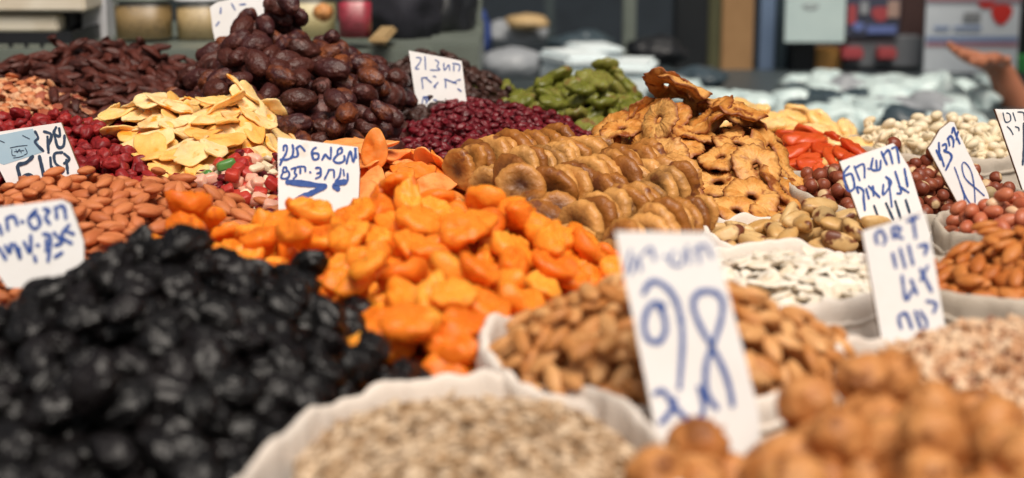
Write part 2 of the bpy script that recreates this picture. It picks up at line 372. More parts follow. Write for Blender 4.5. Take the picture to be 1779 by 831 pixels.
# dim = half axes in metres; e = exponent of the resting profile (flat things 2); tilt = random tilt in degrees; nv = variants
KIND = {
 'prune': dict(dim=(.0128, .0098, .0070), tilt=35, nv=8, mat='prune', name='prune'),
 'apricot': dict(dim=(.0174, .0146, .0062), tilt=22, nv=10, mat='apricot', name='dried_apricot'),
 'date': dict(dim=(.0162, .0100, .0092), tilt=28, nv=8, mat='date', name='date'),
 'raisin': dict(dim=(.0145, .0055, .0045), tilt=25, nv=6, mat='raisin', name='brown_raisin'),
 'mango': dict(dim=(.0225, .0148, .0017), tilt=26, nv=10, mat='mango', name='mango_chip'),
 'cherry': dict(dim=(.0080, .0066, .0056), tilt=40, nv=6, mat='cherry', name='dried_cherry'),
 'flake': dict(dim=(.0068, .005, .0016), tilt=35, nv=6, mat='flake', name='dried_flake'),
 'cranberry': dict(dim=(.0064, .0042, .0034), tilt=40, nv=6, mat='cranberry', name='dried_cranberry'),
 'currant': dict(dim=(.0080, .0048, .004), tilt=40, nv=5, mat='currant', name='currant'),
 'kiwi': dict(dim=(.0185, .0128, .0062), tilt=28, nv=8, mat='kiwi', name='dried_kiwi_slice'),
 'pineapple': dict(dim=(.028, .025, .0030), tilt=18, nv=8, mat='pineapple', name='pineapple_ring'),
 'candied': dict(dim=(.022, .014, .006), tilt=25, nv=6, mat='candied', name='candied_pineapple_chunk'),
 'papaya': dict(dim=(.024, .014, .005), tilt=20, nv=4, mat='papaya', name='dried_papaya_slice'),
 'strip': dict(dim=(.034, .013, .0028), tilt=16, nv=6, mat='strip', name='orange_fruit_slice'),
 'fig': dict(dim=(.0226, .0206, .0060), tilt=20, nv=10, mat='fig', name='dried_fig'),
 'almond': dict(dim=(.0118, .0064, .0044), tilt=20, nv=6, mat='almond', name='almond'),
 'almond_b': dict(dim=(.0110, .0052, .0038), tilt=26, nv=6, mat='almond_b', name='almond'),
 'almond_c': dict(dim=(.0100, .0056, .0037), tilt=22, nv=6, mat='almond_c', name='almond'),
 'pumpkin': dict(dim=(.0082, .0050, .0013), tilt=34, nv=5, mat='pumpkin', name='pumpkin_seed'),
 'hazel': dict(dim=(.0070, .0067, .0068), tilt=180, nv=6, mat='hazel', name='hazelnut'),
 'hazel_pale': dict(dim=(.0066, .0064, .0065), tilt=180, nv=2, mat='hazel_pale', name='hazelnut'),
 'brazil': dict(dim=(.0168, .0086, .0078), tilt=22, nv=8, mat='brazil', name='brazil_nut'),
 'peanut': dict(dim=(.0088, .0060, .0056), tilt=25, nv=4, mat='peanut', name='peanut'),
 'peanut_pale': dict(dim=(.0086, .0058, .0054), tilt=25, nv=2, mat='peanut_pale', name='peanut'),
 'pistachio': dict(dim=(.0086, .0058, .0054), tilt=60, nv=6, mat='pistachio', name='pistachio'),
 'walnut': dict(dim=(.0136, .0124, .0126), tilt=180, nv=8, mat='walnut', name='walnut'),
 'kernel': dict(dim=(.0044, .0021, .0013), tilt=30, nv=4, mat='kernel', name='sunflower_kernel'),
 'chopped': dict(dim=(.0031, .0023, .0016), tilt=60, nv=5, mat='chopped', name='chopped_nut_piece'),
 'chop_skin': dict(dim=(.0026, .0022, .0015), tilt=60, nv=2, mat='chop_skin', name='chopped_nut_piece'),
 'mixred': dict(dim=(.0066, .0058, .0050), tilt=40, nv=4, mat='mixred', name='candied_fruit_cube'),
 'mixpink': dict(dim=(.0062, .0055, .005), tilt=40, nv=3, mat='mixpink', name='candied_fruit_cube'),
 'mixwhite': dict(dim=(.0082, .0040, .0024), tilt=40, nv=4, mat='mixwhite', name='coconut_piece'),
 'mixgreen': dict(dim=(.0090, .0050, .0045), tilt=40, nv=2, mat='mixgreen', name='candied_fruit_cube'),
}
_mesh = {}
def kmesh(kind, v):
    if (kind, v) not in _mesh:
        V, T, mk = shape(kind, True, v)
        _mesh[(kind, v)] = fast_mesh(KIND[kind]['name'], V, T, M[KIND[kind]['mat']], {'mark': mk})
    return _mesh[(kind, v)]
_low = {}
def klow(kind, v):
    if (kind, v) not in _low: _low[(kind, v)] = shape(kind, False, v)
    return _low[(kind, v)]

# ---------------------------------------------------------------- piling
PLACED = []      # dict(heap, kind, v, mat(4x4 np), c, r)
def rotm(n, tilt):
    n = Vector(n).normalized()
    q = Vector((0, 0, 1)).rotation_difference(n)
    ax = Vector((random.gauss(0, 1), random.gauss(0, 1), random.gauss(0, .3))).normalized()
    ti = random.uniform(-180, 180) if tilt >= 180 else random.gauss(0, tilt*.6)
    return (Matrix.Rotation(R(ti), 3, ax) @ q.to_matrix() @ Matrix.Rotation(random.uniform(0, 2*math.pi), 3, 'Z'))
class Heap:
    def __init__(s, name, label, cat, group, kinds, xr, yr, fn, cell=.0025, depth=None, sink=.12, mask=None, desc=None, corem=None, flat=0.0, stop=.45, nomore=1500, lower=1.0):
        s.name, s.label, s.cat, s.group, s.kinds, s.desc = name, label, cat, group, kinds, desc
        s.cell = cell; s.x0, s.y0 = xr[0], yr[0]
        nx = int((xr[1]-xr[0])/cell)+1; ny = int((yr[1]-yr[0])/cell)+1
        X, Y = np.meshgrid(xr[0]+np.arange(nx)*cell, yr[0]+np.arange(ny)*cell, indexing='ij')
        T, ok = fn(X, Y)
        s.T, s.ok = T, ok
        cs = np.mean([KIND[k]['dim'][2] for k, w in kinds]); bs = np.mean([KIND[k]['dim'][1] for k, w in kinds])
        th = .55*(cs+bs) if depth is None else depth
        s.th = th; T = T-th*lower; s.T = T
        H = T-th*1.6
        s.core = H.copy()-th*.15
        gx, gy = np.gradient(T, cell)
        tot = sum(w for k, w in kinds)
        D = np.where(ok, T-H, -1)+RNG.uniform(0, th*.5, T.shape)*ok
        n = 0; s.items = []
        while n < nomore:
            i, j = np.unravel_index(np.argmax(D), D.shape)
            if D[i, j] < th*stop: break
            r_ = random.uniform(0, tot)
            for k, w in kinds:
                r_ -= w
                if r_ <= 0: break
            K = KIND[k]; v = random.randrange(K['nv']); sc = random.uniform(.88, 1.1)
            nrm = Vector((-gx[i, j]*(1-flat), -gy[i, j]*(1-flat), 1))
            Rm = rotm(nrm, K['tilt']); A = np.array(Rm); dims = np.array(K['dim'])*sc
            Mm = A @ np.diag(dims**2) @ A.T
            ex, ey = math.sqrt(Mm[0, 0]), math.sqrt(Mm[1, 1])
            di, dj = int(ex/cell)+1, int(ey/cell)+1
            i0, i1, j0, j1 = max(0, i-di), min(nx, i+di+1), max(0, j-dj), min(ny, j+dj+1)
            px = X[i0:i1, j0:j1]-X[i, j]; py = Y[i0:i1, j0:j1]-Y[i, j]
            inv = np.linalg.inv(Mm[:2, :2]); g = Mm[2, :2] @ inv
            q = inv[0, 0]*px*px+2*inv[0, 1]*px*py+inv[1, 1]*py*py
            ins = q < .98
            if ins.sum() < 1: D[i, j] = -1; continue
            hz = math.sqrt(max(1e-12, Mm[2, 2]-g @ Mm[:2, 2]))*np.sqrt(np.clip(1-q, 0, 1)); mu = g[0]*px+g[1]*py
            Hs = H[i0:i1, j0:j1]
            need = (Hs-(mu-hz))[ins]
            zc = np.percentile(need, 80)-sink*dims[2]
            n += 1
            Hn = np.where(ins, np.maximum(Hs, zc+mu+hz), Hs); H[i0:i1, j0:j1] = Hn
            D[i0:i1, j0:j1] = np.where(ins | (D[i0:i1, j0:j1] > 0), np.where(ok[i0:i1, j0:j1], np.minimum(D[i0:i1, j0:j1], T[i0:i1, j0:j1]-Hn+th*.25*np.random.rand(*Hn.shape)), -1), D[i0:i1, j0:j1])
            a0, a1, b0, b1 = max(0, i-1), i+2, max(0, j-1), j+2
            D[a0:a1, b0:b1] = -1
            W4 = np.eye(4); W4[:3, :3] = A*sc; W4[:3, 3] = (X[i, j], Y[i, j], zc)
            s.items.append(dict(heap=s, kind=k, v=v, m=W4, c=W4[:3, 3], r=float((dims[0]*dims[1])**.5)))
        s.X, s.Y = X, Y
        PLACED.extend(s.items)
        HEAPS.append(s)
HEAPS = []
random.seed(11); np.random.seed(5)

def mound(peaks, zb, prof=.12, rough=.004, power=1.0, clip=None, seed=1.0):
    """peaks: list of (world peak point, left, right, front, back radii)"""
    def fn(X, Y):
        T = np.full(X.shape, zb-.02)
        for p, l, r, f, b in peaks:
            dx = X-p.x; dy = Y-p.y
            rx = np.where(dx < 0, l, r); ry = np.where(dy < 0, f, b)
            q = np.sqrt((dx/rx)**2+(dy/ry)**2)
            h = (p.z-zb)*(1-(np.sqrt(q**2+prof**2)-prof)**power)
            T = np.maximum(T, zb+h)
        nn = np.array([[noise.noise(Vector((X[i, 0]*18+seed, Y[0, j]*18, seed))) for j in range(0, X.shape[1], 4)] for i in range(0, X.shape[0], 4)])
        nn = np.repeat(np.repeat(nn, 4, 0), 4, 1)[:X.shape[0], :X.shape[1]]
        T = T+rough*nn
        ok = T > zb+.002
        if clip is not None: ok &= clip(X, Y)
        return T, ok
    xs = [p.x-l for p, l, r, f, b in peaks]; xe = [p.x+r for p, l, r, f, b in peaks]
    ys = [p.y-f for p, l, r, f, b in peaks]; ye = [p.y+b for p, l, r, f, b in peaks]
    return (min(xs), max(xe)), (min(ys), max(ye)), fn
SACKS = []
def sack(cx, cy, z, rx, ry, dome, peak=(0, 0), marg=.010, seed=1, bumps=(), material='cloth', label='', depth=.012, cuff=.0, name='cotton_sack', group='open cotton sacks of nuts and seeds', power=2.0):
    """open sack whose rim is a wavy loop; returns xr, yr, fn for its fill"""
    def rad(t):
        r = 1+.035*noise.noise(Vector((math.cos(t)*1.3+seed, math.sin(t)*1.3, seed)))+.012*noise.noise(Vector((math.cos(t)*5+seed, math.sin(t)*5, seed)))
        zz = z+.007*noise.noise(Vector((math.cos(t)*1.5-seed, math.sin(t)*1.5, 4)))+.003*noise.noise(Vector((math.cos(t)*6-seed, math.sin(t)*6, 4)))
        for bt, dz, dr, w in bumps:
            dd = (t-R(bt)+math.pi) % (2*math.pi)-math.pi; e = math.exp(-(dd/R(w))**2)
            zz += dz*e; r += dr*e
        return r, zz
    SACKS.append((cx, cy, rx, ry, rad, seed, material, label, name, group))
    def fn(X, Y):
        dx = X-cx; dy = Y-cy; q = np.sqrt((dx/(rx-marg))**2+(dy/(ry-marg))**2)
        dxp = (dx-peak[0])/rx; dyp = (dy-peak[1])/ry; qp = np.sqrt(dxp**2+dyp**2)
        T = z-depth+dome*(1-np.clip(qp, 0, 1.2)**power)
        nn = np.array([[noise.noise(Vector((X[i, 0]*22+seed, Y[0, j]*22, seed))) for j in range(0, X.shape[1], 4)] for i in range(0, X.shape[0], 4)])
        nn = np.repeat(np.repeat(nn, 4, 0), 4, 1)[:X.shape[0], :X.shape[1]]
        T = T+.004*nn
        return T, q < 1
    return (cx-rx, cx+rx), (cy-ry, cy+ry), fn

# ================================================================ THE STALL
# ---------------------------------------------------------------- table and floor
GX = dict()
bm = box_geo(-1.15, .95, .55, 2.62, TZ-.16, TZ-.12, .004)
tb = empty('stall_table', (0, 1.6, 0), 'long dark wooden stall table carrying all the heaps and sacks', 'table')
def child_box(par, name, m, x0, x1, y0, y1, z0, z1, bev=.003):
    l = par.location
    return obj(name, bm_mesh(name, box_geo(x0-l.x, x1-l.x, y0-l.y, y1-l.y, z0-l.z, z1-l.z, bev), m), par)
child_box(tb, 'tabletop', M['table'], -1.15, .95, .55, 2.62, TZ-.16, TZ-.12)
for x in (-1.05, .85):
    for y in (.65, 2.5): child_box(tb, 'leg', M['table'], x-.03, x+.03, y-.03, y+.03, 0, TZ-.161)
bm.free()

def tray(name, x0, x1, y0, y1, zt, label, rim=.03, m='steel'):
    t = empty(name, ((x0+x1)/2, (y0+y1)/2, TZ-.118), label, 'tray', 'steel trays under the fruit heaps')
    child_box(t, 'tray_floor', M[m], x0, x1, y0, y1, TZ-.118, zt-.01, .002)
    for a in ((x0-.004, x0, y0, y1), (x1, x1+.004, y0, y1)): child_box(t, 'tray_rim', M[m], a[0], a[1], a[2]-.004, a[3]+.004, zt-.03, zt+.008, .0015)
    for a in ((x0, x1, y0-.004, y0), (x0, x1, y1, y1+.004)): child_box(t, 'tray_rim', M[m], a[0], a[1], a[2], a[3], zt-.03, zt+.008, .0015)
tray('steel_tray', -.62, -.30, 1.36, 1.60, TZ-.01, 'steel tray holding the brown almonds at left')
tray('steel_tray', -.255, .062, 1.03, 1.315, TZ-.02, 'steel tray under the orange apricot heap, its edge showing by the figs')
tray('steel_tray', -.07, .17, 1.325, 1.62, TZ-.01, 'steel tray under the rolls of dried figs')
tray('steel_tray', -.55, -.235, 1.64, 1.86, TZ+.005, 'steel tray under the yellow mango chips')

# ---------------------------------------------------------------- heaps
def H_(name, label, cat, group, kinds, spec, **k):
    return Heap(name, label, cat, group, kinds, spec[0], spec[1], spec[2], **k)
P = at
H_('prune_heap', 'packed lower layers of the black prune heap', 'prunes', 'black prunes in the front left heap', [('prune', 1)],
   mound([(P(300, 428, 1.05), .19, .19, .36, .12), (P(60, 585, 1.0), .3, .25, .36, .1), (P(490, 535, 1.05), .2, .085, .26, .06), (P(600, 615, 1.02), .1, .065, .16, .05)], TZ-.07, prof=.25, rough=.010, seed=3, clip=lambda X, Y: (((X+.021)/.106)**2+((Y-.80)/.138)**2 > 1)), sink=.15, desc='wrinkled black prune')
H_('apricot_heap', 'packed lower layers of the orange apricot heap', 'apricots', 'orange dried apricots in the central heap', [('apricot', 1)],
   mound([(P(680, 348, 1.26), .10, .2, .22, .08), (P(835, 352, 1.26), .2, .078, .24, .07), (P(450, 390, 1.26), .18, .14, .16, .08), (P(760, 490, 1.1), .12, .11, .16, .15)], TZ-.03, prof=.25, rough=.010, seed=5), sink=.2, lower=1.15, desc='orange dried apricot')
H_('almond_heap', 'packed lower layers of the brown almond heap at left', 'almonds', 'brown almonds in the left heap', [('almond', 1)],
   mound([(P(215, 298, 1.46), .32, .2, .34, .06), (P(20, 326, 1.42), .3, .3, .3, .06)], TZ-.0, prof=.3, rough=.008, seed=8), desc='brown skin-on almond')
H_('flake_heap', 'mass of smaller reddish brown dried flakes at the left edge', 'flakes', 'reddish dried flakes at the left edge', [('flake', 1)],
   mound([(P(10, 133, 1.93), .12, .17, .25, .05)], TZ+.03, prof=.2, rough=.008, seed=9), desc='small reddish brown dried flake')
H_('cherry_heap', 'packed lower layers of the red cherry heap', 'cherries', 'red dried cherries at the left', [('cherry', 1)],
   mound([(P(-10, 190, 1.72), .12, .36, .3, .06), (P(150, 205, 1.68), .2, .22, .3, .06)], TZ+.005, prof=.3, rough=.007, seed=12), desc='glossy red dried cherry')
H_('raisin_heap', 'packed lower layers of the dark brown raisin heap', 'raisins', 'dark brown raisins in the back left heap', [('raisin', 1)],
   mound([(P(200, 72, 2.15), .26, .2, .42, .06), (P(70, 98, 2.12), .25, .2, .4, .06)], TZ+.01, prof=.3, rough=.012, seed=14), desc='long dark brown raisin')
H_('date_heap', 'packed lower layers of the tall date heap', 'dates', 'dark dates in the tall back heap', [('date', 1)],
   mound([(P(455, 40, 1.92), .07, .15, .24, .08), (P(600, 100, 1.92), .1, .075, .25, .08), (P(385, 118, 1.92), .06, .12, .2, .08)], TZ+.03, prof=.12, rough=.007, seed=16), stop=.1, sink=.15, desc='plump dark brown date', flat=.3)
H_('mango_heap', 'packed lower layers of the yellow mango chip heap', 'mango chips', 'yellow mango chips in the tray before the dates', [('mango', 1)],
   mound([(P(300, 170, 1.72), .12, .1, .21, .07), (P(400, 178, 1.70), .1, .07, .19, .07), (P(225, 196, 1.70), .09, .1, .18, .07)], TZ+.02, prof=.3, rough=.012, seed=18, clip=lambda X, Y: X > -.465+(1.75-Y)*.72), depth=.010, sink=0, lower=.3, desc='thin yellow mango chip', stop=.3, flat=.3)
H_('candied_mix_heap', 'finer bits of the mixed candied fruit', 'mixed fruit', 'mixed candied fruit pieces beside the apricot sign', [('mixred', 3), ('mixpink', 2), ('mixwhite', 4), ('cranberry', 2), ('mixgreen', .15)],
   mound([(P(425, 272, 1.55), .075, .09, .2, .05)], TZ-.02, prof=.3, rough=.006, seed=20))
H_('orange_slice_heap', 'packed lower layers of the orange slice heap', 'orange slices', 'long orange fruit slices behind the apricots', [('strip', 1)],
   mound([(P(640, 276, 1.60), .06, .09, .14, .06), (P(710, 290, 1.56), .1, .06, .12, .06)], TZ+.01, prof=.3, rough=.006, seed=22), depth=.009, sink=.3, desc='long thin orange fruit slice')
H_('cranberry_heap', 'mass of dark red cranberries behind and under the counted ones', 'cranberries', 'dark red cranberries in the middle back heap', [('cranberry', 1)],
   mound([(P(800, 165, 1.95), .12, .17, .3, .05), (P(900, 178, 1.93), .15, .1, .3, .05)], TZ+.012, prof=.3, rough=.007, seed=24), desc='small dark red dried cranberry')
H_('currant_heap', 'packed lower layers of the dark currant heap behind the cranberries', 'currants', 'dark currants behind the cranberry sign', [('currant', 1)],
   mound([(P(745, 100, 2.15), .1, .1, .3, .05)], TZ+.03, prof=.3, rough=.007, seed=26), desc='small dark brown currant')
H_('kiwi_heap', 'packed lower layers of the green kiwi slice heap', 'kiwi slices', 'green dried kiwi slices at the back', [('kiwi', 1)],
   mound([(P(1020, 146, 2.2), .1, .07, .3, .05), (P(930, 158, 2.18), .08, .1, .26, .05)], TZ+.0, prof=.3, rough=.012, seed=28), sink=.2, desc='olive green dried kiwi slice')
H_('pineapple_ring_heap', 'packed lower layers of the dried pineapple ring heap', 'pineapple rings', 'dried pineapple rings in the large heap behind the figs', [('pineapple', 1)],
   mound([(P(1150, 186, 1.72), .08, .12, .24, .07), (P(1255, 194, 1.71), .12, .085, .25, .07), (P(1085, 235, 1.70), .06, .1, .16, .07)], TZ-.02, prof=.22, rough=.010, seed=30, power=1.3), depth=.013, sink=.25, lower=.8, desc='brown dried pineapple ring', stop=.3)
H_('candied_pineapple_heap', 'packed lower layers of the candied pineapple heap', 'candied pineapple', 'pale yellow candied pineapple chunks behind the rings', [('candied', 1)],
   mound([(P(1345, 206, 2.05), .1, .09, .3, .05), (P(1415, 236, 2.0), .08, .045, .26, .05)], TZ-.01, prof=.3, rough=.006, seed=32), sink=.2, desc='pale yellow candied pineapple chunk')
H_('papaya_heap', 'packed lower layers of the red orange papaya slices', 'papaya slices', 'red orange papaya slices beside the pineapple rings', [('papaya', 1)],
   mound([(P(1390, 245, 1.86), .05, .06, .15, .05)], TZ-.01, prof=.3, rough=.006, seed=34), sink=.2, desc='translucent red orange papaya slice')

def sk(px, py, d):
    p = at(px, py, d); return p.x, p.y, p.z
x, y, z = sk(1648, 248, 1.95)
H_('pistachio_fill', 'packed lower layers of pistachios in the back right sack', 'pistachios', 'pistachios in the back right sack', [('pistachio', 1)],
   sack(x, y, z, .112, .105, .026, seed=2, material='cloth_grey', label='grey linen sack of pistachios at the back right'), desc='cream pistachio in its split shell')
x, y, z = sk(1575, 335, 1.60)
H_('hazelnut_fill', 'packed lower layers of hazelnuts in the right hand sack', 'hazelnuts', 'hazelnuts in the sack around the tall sign', [('hazel', 22), ('hazel_pale', 1)],
   sack(x, y, z, .115, .105, .024, peak=(0, .03), seed=4, material='cloth_grey', bumps=((200, .004, 0, 30), (165, .012, 0, 30)), label='grey linen sack of hazelnuts right of the pineapple rings'), desc='round reddish brown hazelnut')
x, y, z = sk(1390, 402, 1.40)
H_('brazil_nut_fill', 'packed lower layers of brazil nuts in their sack', 'brazil nuts', 'brazil nuts in the sack before the hazelnuts', [('brazil', 1)],
   sack(x, y, z, .085, .075, .008, peak=(.02, .02), seed=6, bumps=((185, .012, 0, 25), (300, -.006, 0, 30)), label='white cotton sack of brazil nuts with a tall folded front'), desc='cream brazil nut with brown skin patches')
x, y, z = sk(1790, 385, 1.37)
H_('peanut_fill', 'packed lower layers of red peanuts at the right edge', 'peanuts', 'red skinned peanuts at the right edge', [('peanut', 9), ('peanut_pale', 1)],
   sack(x, y, z, .072, .07, .020, seed=7, material='cloth_grey', label='grey linen sack of red peanuts at the right edge'), desc='red skinned peanut')
x, y, z = sk(1395, 482, 1.20)
H_('pumpkin_seed_fill', 'packed lower layers of white pumpkin seeds in their sack', 'pumpkin seeds', 'white pumpkin seeds in the sack behind the tall price sign', [('pumpkin', 1)],
   sack(x, y, z, .088, .088, .020, seed=9, bumps=((-45, .012, 0, 25), (90, .006, 0, 40)), label='white cotton sack of pumpkin seeds in front of the brazil nuts'), depth=.004, cell=.002, sink=.1, desc='flat white pumpkin seed', flat=.3, stop=.15, lower=.3, nomore=2500)
x, y, z = sk(1800, 480, 1.16)
H_('almond_fill', 'packed lower layers of reddish almonds at the right edge', 'almonds', 'reddish brown almonds in the sack at the right edge', [('almond_c', 1)],
   sack(x, y, z, .088, .080, .034, peak=(.01, .01), seed=11, material='cloth_grey', label='grey linen sack of reddish almonds at the right edge'), desc='reddish brown almond')
x, y, z = sk(1165, 605, 1.0)
H_('almond_fill', 'packed lower layers of light brown almonds in the front sack', 'almonds', 'light brown almonds in the sack around the large price sign', [('almond_b', 1)],
   sack(x, y, z-.004, .108, .095, .044, peak=(0, -.012), seed=13, power=2.8, marg=.003, bumps=((160, .014, .03, 22), (20, .003, 0, 20)), label='white cotton sack of light brown almonds around the large price sign'), desc='light brown almond')
x, y, z = sk(1760, 655, .95)
H_('chopped_nut_fill', 'mass of finer chopped nuts in the right hand sack', 'chopped nuts', 'chopped nuts in the front right sack', [('chopped', 7), ('chop_skin', 1)],
   sack(x, y, z, .095, .09, .040, seed=15, marg=.014, bumps=((150, .014, .04, 14), (100, .004, .02, 20)), label='white cotton sack of pinkish chopped nuts at the right'), cell=.0015, desc='pinkish chopped nut piece', nomore=4200)
x, y, z = -.021, .80, TZ+.036
H_('sunflower_kernel_fill', 'mass of finer sunflower kernels in the front sack', 'sunflower kernels', 'sunflower kernels in the front centre sack', [('kernel', 1)],
   sack(x, y, z, .088, .120, .018, seed=17, bumps=((20, .004, 0, 30), (212, 0, .32, 26), (330, 0, .2, 26)), marg=.004, depth=.012, label='white cotton sack of pale sunflower kernels at the front centre'), cell=.0015, desc='pale beige sunflower kernel', nomore=5200, sink=.3)
x, y, z = sk(1545, 850, .765)
H_('walnut_fill', 'packed lower layers of walnuts in the front right sack', 'walnuts', 'walnuts in the front right sack', [('walnut', 1)],
   sack(x, y, z-.014, .118, .104, .036, peak=(.022, 0), seed=19, marg=.004, bumps=((180, .006, 0, 20),), label='white cotton sack of whole walnuts at the front right'), depth=.02, stop=.6, lower=.5, desc='whole brown walnut in its shell')

# ---------------------------------------------------------------- visibility: which pieces show, and how large
VS = .5
zb = np.full((int(CH*VS)+1, int(CW*VS)+1), 99.0); idb = np.full(zb.shape, -1)
for n, it in enumerate(PLACED):
    px, py, d = proj(it['c']); it['px'], it['py'], it['d'] = px, py, d
    dm = np.array(KIND[it['kind']]['dim']); A = it['m'][:3, :3]
    rx = math.sqrt(sum((A[0, k]*dm[k])**2 for k in range(3)))
    up = np.array(UP); rz = math.sqrt(sum((up @ A[:, k]*dm[k])**2 for k in range(3)))
    cx, cy, ax, ay = px*VS, py*VS, rx*F/d*VS, rz*F/d*VS
    x0, x1, y0, y1 = int(max(0, cx-ax)), int(min(zb.shape[1]-1, cx+ax+1)), int(max(0, cy-ay)), int(min(zb.shape[0]-1, cy+ay+1))
    if x1 <= x0 or y1 <= y0: continue
    yy, xx = np.mgrid[y0:y1, x0:x1]
    e = 1-((xx-cx)/max(ax, .5))**2-((yy-cy)/max(ay, .5))**2; ins = e > 0
    dd = d-np.sqrt(np.clip(e, 0, 1))*rz*.7
    sub = zb[y0:y1, x0:x1]; w = ins & (dd < sub)
    sub[w] = dd[w]; idb[y0:y1, x0:x1][w] = n
cnt = np.bincount(idb[idb >= 0].ravel(), minlength=len(PLACED))
for n, it in enumerate(PLACED): it['vis'] = int(cnt[n])
_by = {}
for it in PLACED: _by.setdefault(KIND[it['kind']]['name'], []).append(it)
for l_ in _by.values():          # at most 300 of one kind stand as single objects, the largest in view
    for k_, it in enumerate(sorted(l_, key=lambda i: -i['vis'])): it['single'] = k_ < 300 and it['vis'] >= 6

def region(u, v):
    c = ('far left', 'left', 'middle', 'right', 'far right')[min(4, int(u*5))]
    r = ('top', 'upper part', 'lower part', 'foot')[min(3, int(v*4))]
    return r, c
ORD = 'first second third fourth fifth sixth seventh eighth ninth tenth eleventh twelfth thirteenth fourteenth fifteenth sixteenth seventeenth eighteenth nineteenth twentieth'.split()
def ordn(n): return ORD[n] if n < 20 else f'{n+1}'+({1: 'st', 2: 'nd', 3: 'rd'}.get((n+1) % 10, 'th'))
SHORT = {'prune_heap': 'front left heap', 'apricot_heap': 'central heap', 'date_heap': 'tall back heap', 'mango_heap': 'heap before the dates', 'orange_slice_heap': 'behind the apricots',
 'kiwi_heap': 'green back heap', 'pineapple_ring_heap': 'heap behind the figs', 'candied_pineapple_heap': 'pale back heap', 'papaya_heap': 'beside the rings', 'brazil_nut_fill': 'white sack',
 'walnut_fill': 'front right sack', 'peanut_fill': 'right edge sack', 'almond_heap': 'left heap', 'flake_heap': 'left edge', 'cherry_heap': 'left heap', 'raisin_heap': 'back left heap',
 'candied_mix_heap': 'beside the apricot sign', 'cranberry_heap': 'middle back heap', 'currant_heap': 'behind the cranberries', 'pistachio_fill': 'back sack', 'hazelnut_fill': 'right sack',
 'pumpkin_seed_fill': 'white sack', 'chopped_nut_fill': 'front right sack', 'sunflower_kernel_fill': 'front centre sack'}
def build_heap(h):
    vis = [i for i in h.items if i['single']]
    ids = set(id(i) for i in vis)
    if vis:
        xs = np.array([i['px'] for i in vis]); ys = np.array([i['py'] for i in vis])
        xl, xh = np.percentile(xs, 2), np.percentile(xs, 98); yl, yh = np.percentile(ys, 2), np.percentile(ys, 98)
        top = min(vis, key=lambda i: i['py'])
    short = dict(h=h)
    desc0 = {'mixred': 'red candied fruit cube', 'mixpink': 'pale pink candied fruit cube', 'mixwhite': 'white coconut piece', 'mixgreen': 'bright green candied fruit piece',
             'cranberry': 'small dark red dried cranberry', 'hazel_pale': 'pale skinless hazelnut', 'peanut_pale': 'pale skinless peanut', 'chop_skin': 'small dark chopped nut bit'}
    place = h.group.split(' in ', 1)[1] if ' in ' in h.group else h.group.split(' ', 1)[1]
    for w in (' behind ', ' beside ', ' at ', ' around '):
        if ' in ' not in h.group and w in h.group: place = 'heap'+w+h.group.split(w, 1)[1]; break
    if not place.startswith(('the ', 'heap', 'their')): place = 'the '+place
    if place.startswith('heap'): place = 'the '+place
    ordl = {}; sh = h.short
    if vis:
        band = float(np.median([KIND[i['kind']]['dim'][1]*2*F/i['d'] for i in vis])); y0_ = min(i['py'] for i in vis)
        rows = {}
        for i in vis: rows.setdefault(int((i['py']-y0_)/band), []).append(i)
        for b_, k_ in enumerate(sorted(rows)):
            for a_, i in enumerate(sorted(rows[k_], key=lambda q: q['px'])): ordl[id(i)] = (a_, b_)
    for it in vis:
        K = KIND[it['kind']]
        o = obj(K['name'], kmesh(it['kind'], it['v'])); o.matrix_world = Matrix(it['m'].tolist())
        d = desc0.get(it['kind'], h.desc) if (h.desc is None or it['kind'] in ('hazel_pale', 'peanut_pale', 'chop_skin')) else h.desc
        if id(it) in ordl:
            a_, b_ = ordl[id(it)]
            lab = f'{d}, {ordn(a_)} from left in {ordn(b_)} row down, {sh}'
        elif it is top: lab = f'{d} topmost in {place}'
        else:
            r, c = region((it['px']-xl)/(xh-xl+1e-6) if it['px'] > xl else 0, (it['py']-yl)/(yh-yl+1e-6) if it['py'] > yl else 0)
            lab = f'{d} at the {r}, {c}, of {place}'
        w = lab.split()
        tag(o, ' '.join(w[:16]), K['name'].replace('_', ' '), h.group)
    rest = [i for i in h.items if id(i) not in ids]
    Vs, Ts, mk, tn, mi = [], [], [], [], []; off = 0
    mats = []
    for it in rest:
        V, T, k = klow(it['kind'], it['v']); A = it['m']
        Vs.append(V @ A[:3, :3].T+A[:3, 3]); Ts.append(T+off); off += len(V); mk.append(k); tn.append(np.full(len(V), random.random()))
        m = M[KIND[it['kind']]['mat']]
        if m not in mats: mats.append(m)
        mi.append(np.full(len(T), mats.index(m)))
    if not mats: mats.append(M[KIND[h.kinds[0][0]]['mat']])
    # core: the settled body of the heap, only where the heap stands
    st = 2; Z = h.core[::st, ::st]; XX = h.X[::st, ::st]; YY = h.Y[::st, ::st]; OK = h.ok[::st, ::st]
    nx, ny = Z.shape; Vc = np.stack([XX, YY, Z], -1).reshape(-1, 3)
    I, J = np.meshgrid(np.arange(nx-1), np.arange(ny-1), indexing='ij'); okc = (OK[:-1, :-1] | OK[1:, 1:] | OK[1:, :-1] | OK[:-1, 1:]).ravel()
    a = (I*ny+J).ravel()[okc]; b = ((I+1)*ny+J).ravel()[okc]; c = ((I+1)*ny+J+1).ravel()[okc]; d = (I*ny+J+1).ravel()[okc]
    Tc = np.concatenate([np.stack([a, b, c], 1), np.stack([a, c, d], 1)])
    Vs.append(Vc); Ts.append(Tc+off); mk.append(np.zeros(len(Vc))); tn.append(RNG.uniform(0, 1)*np.ones(len(Vc))); mi.append(np.zeros(len(Tc), int))
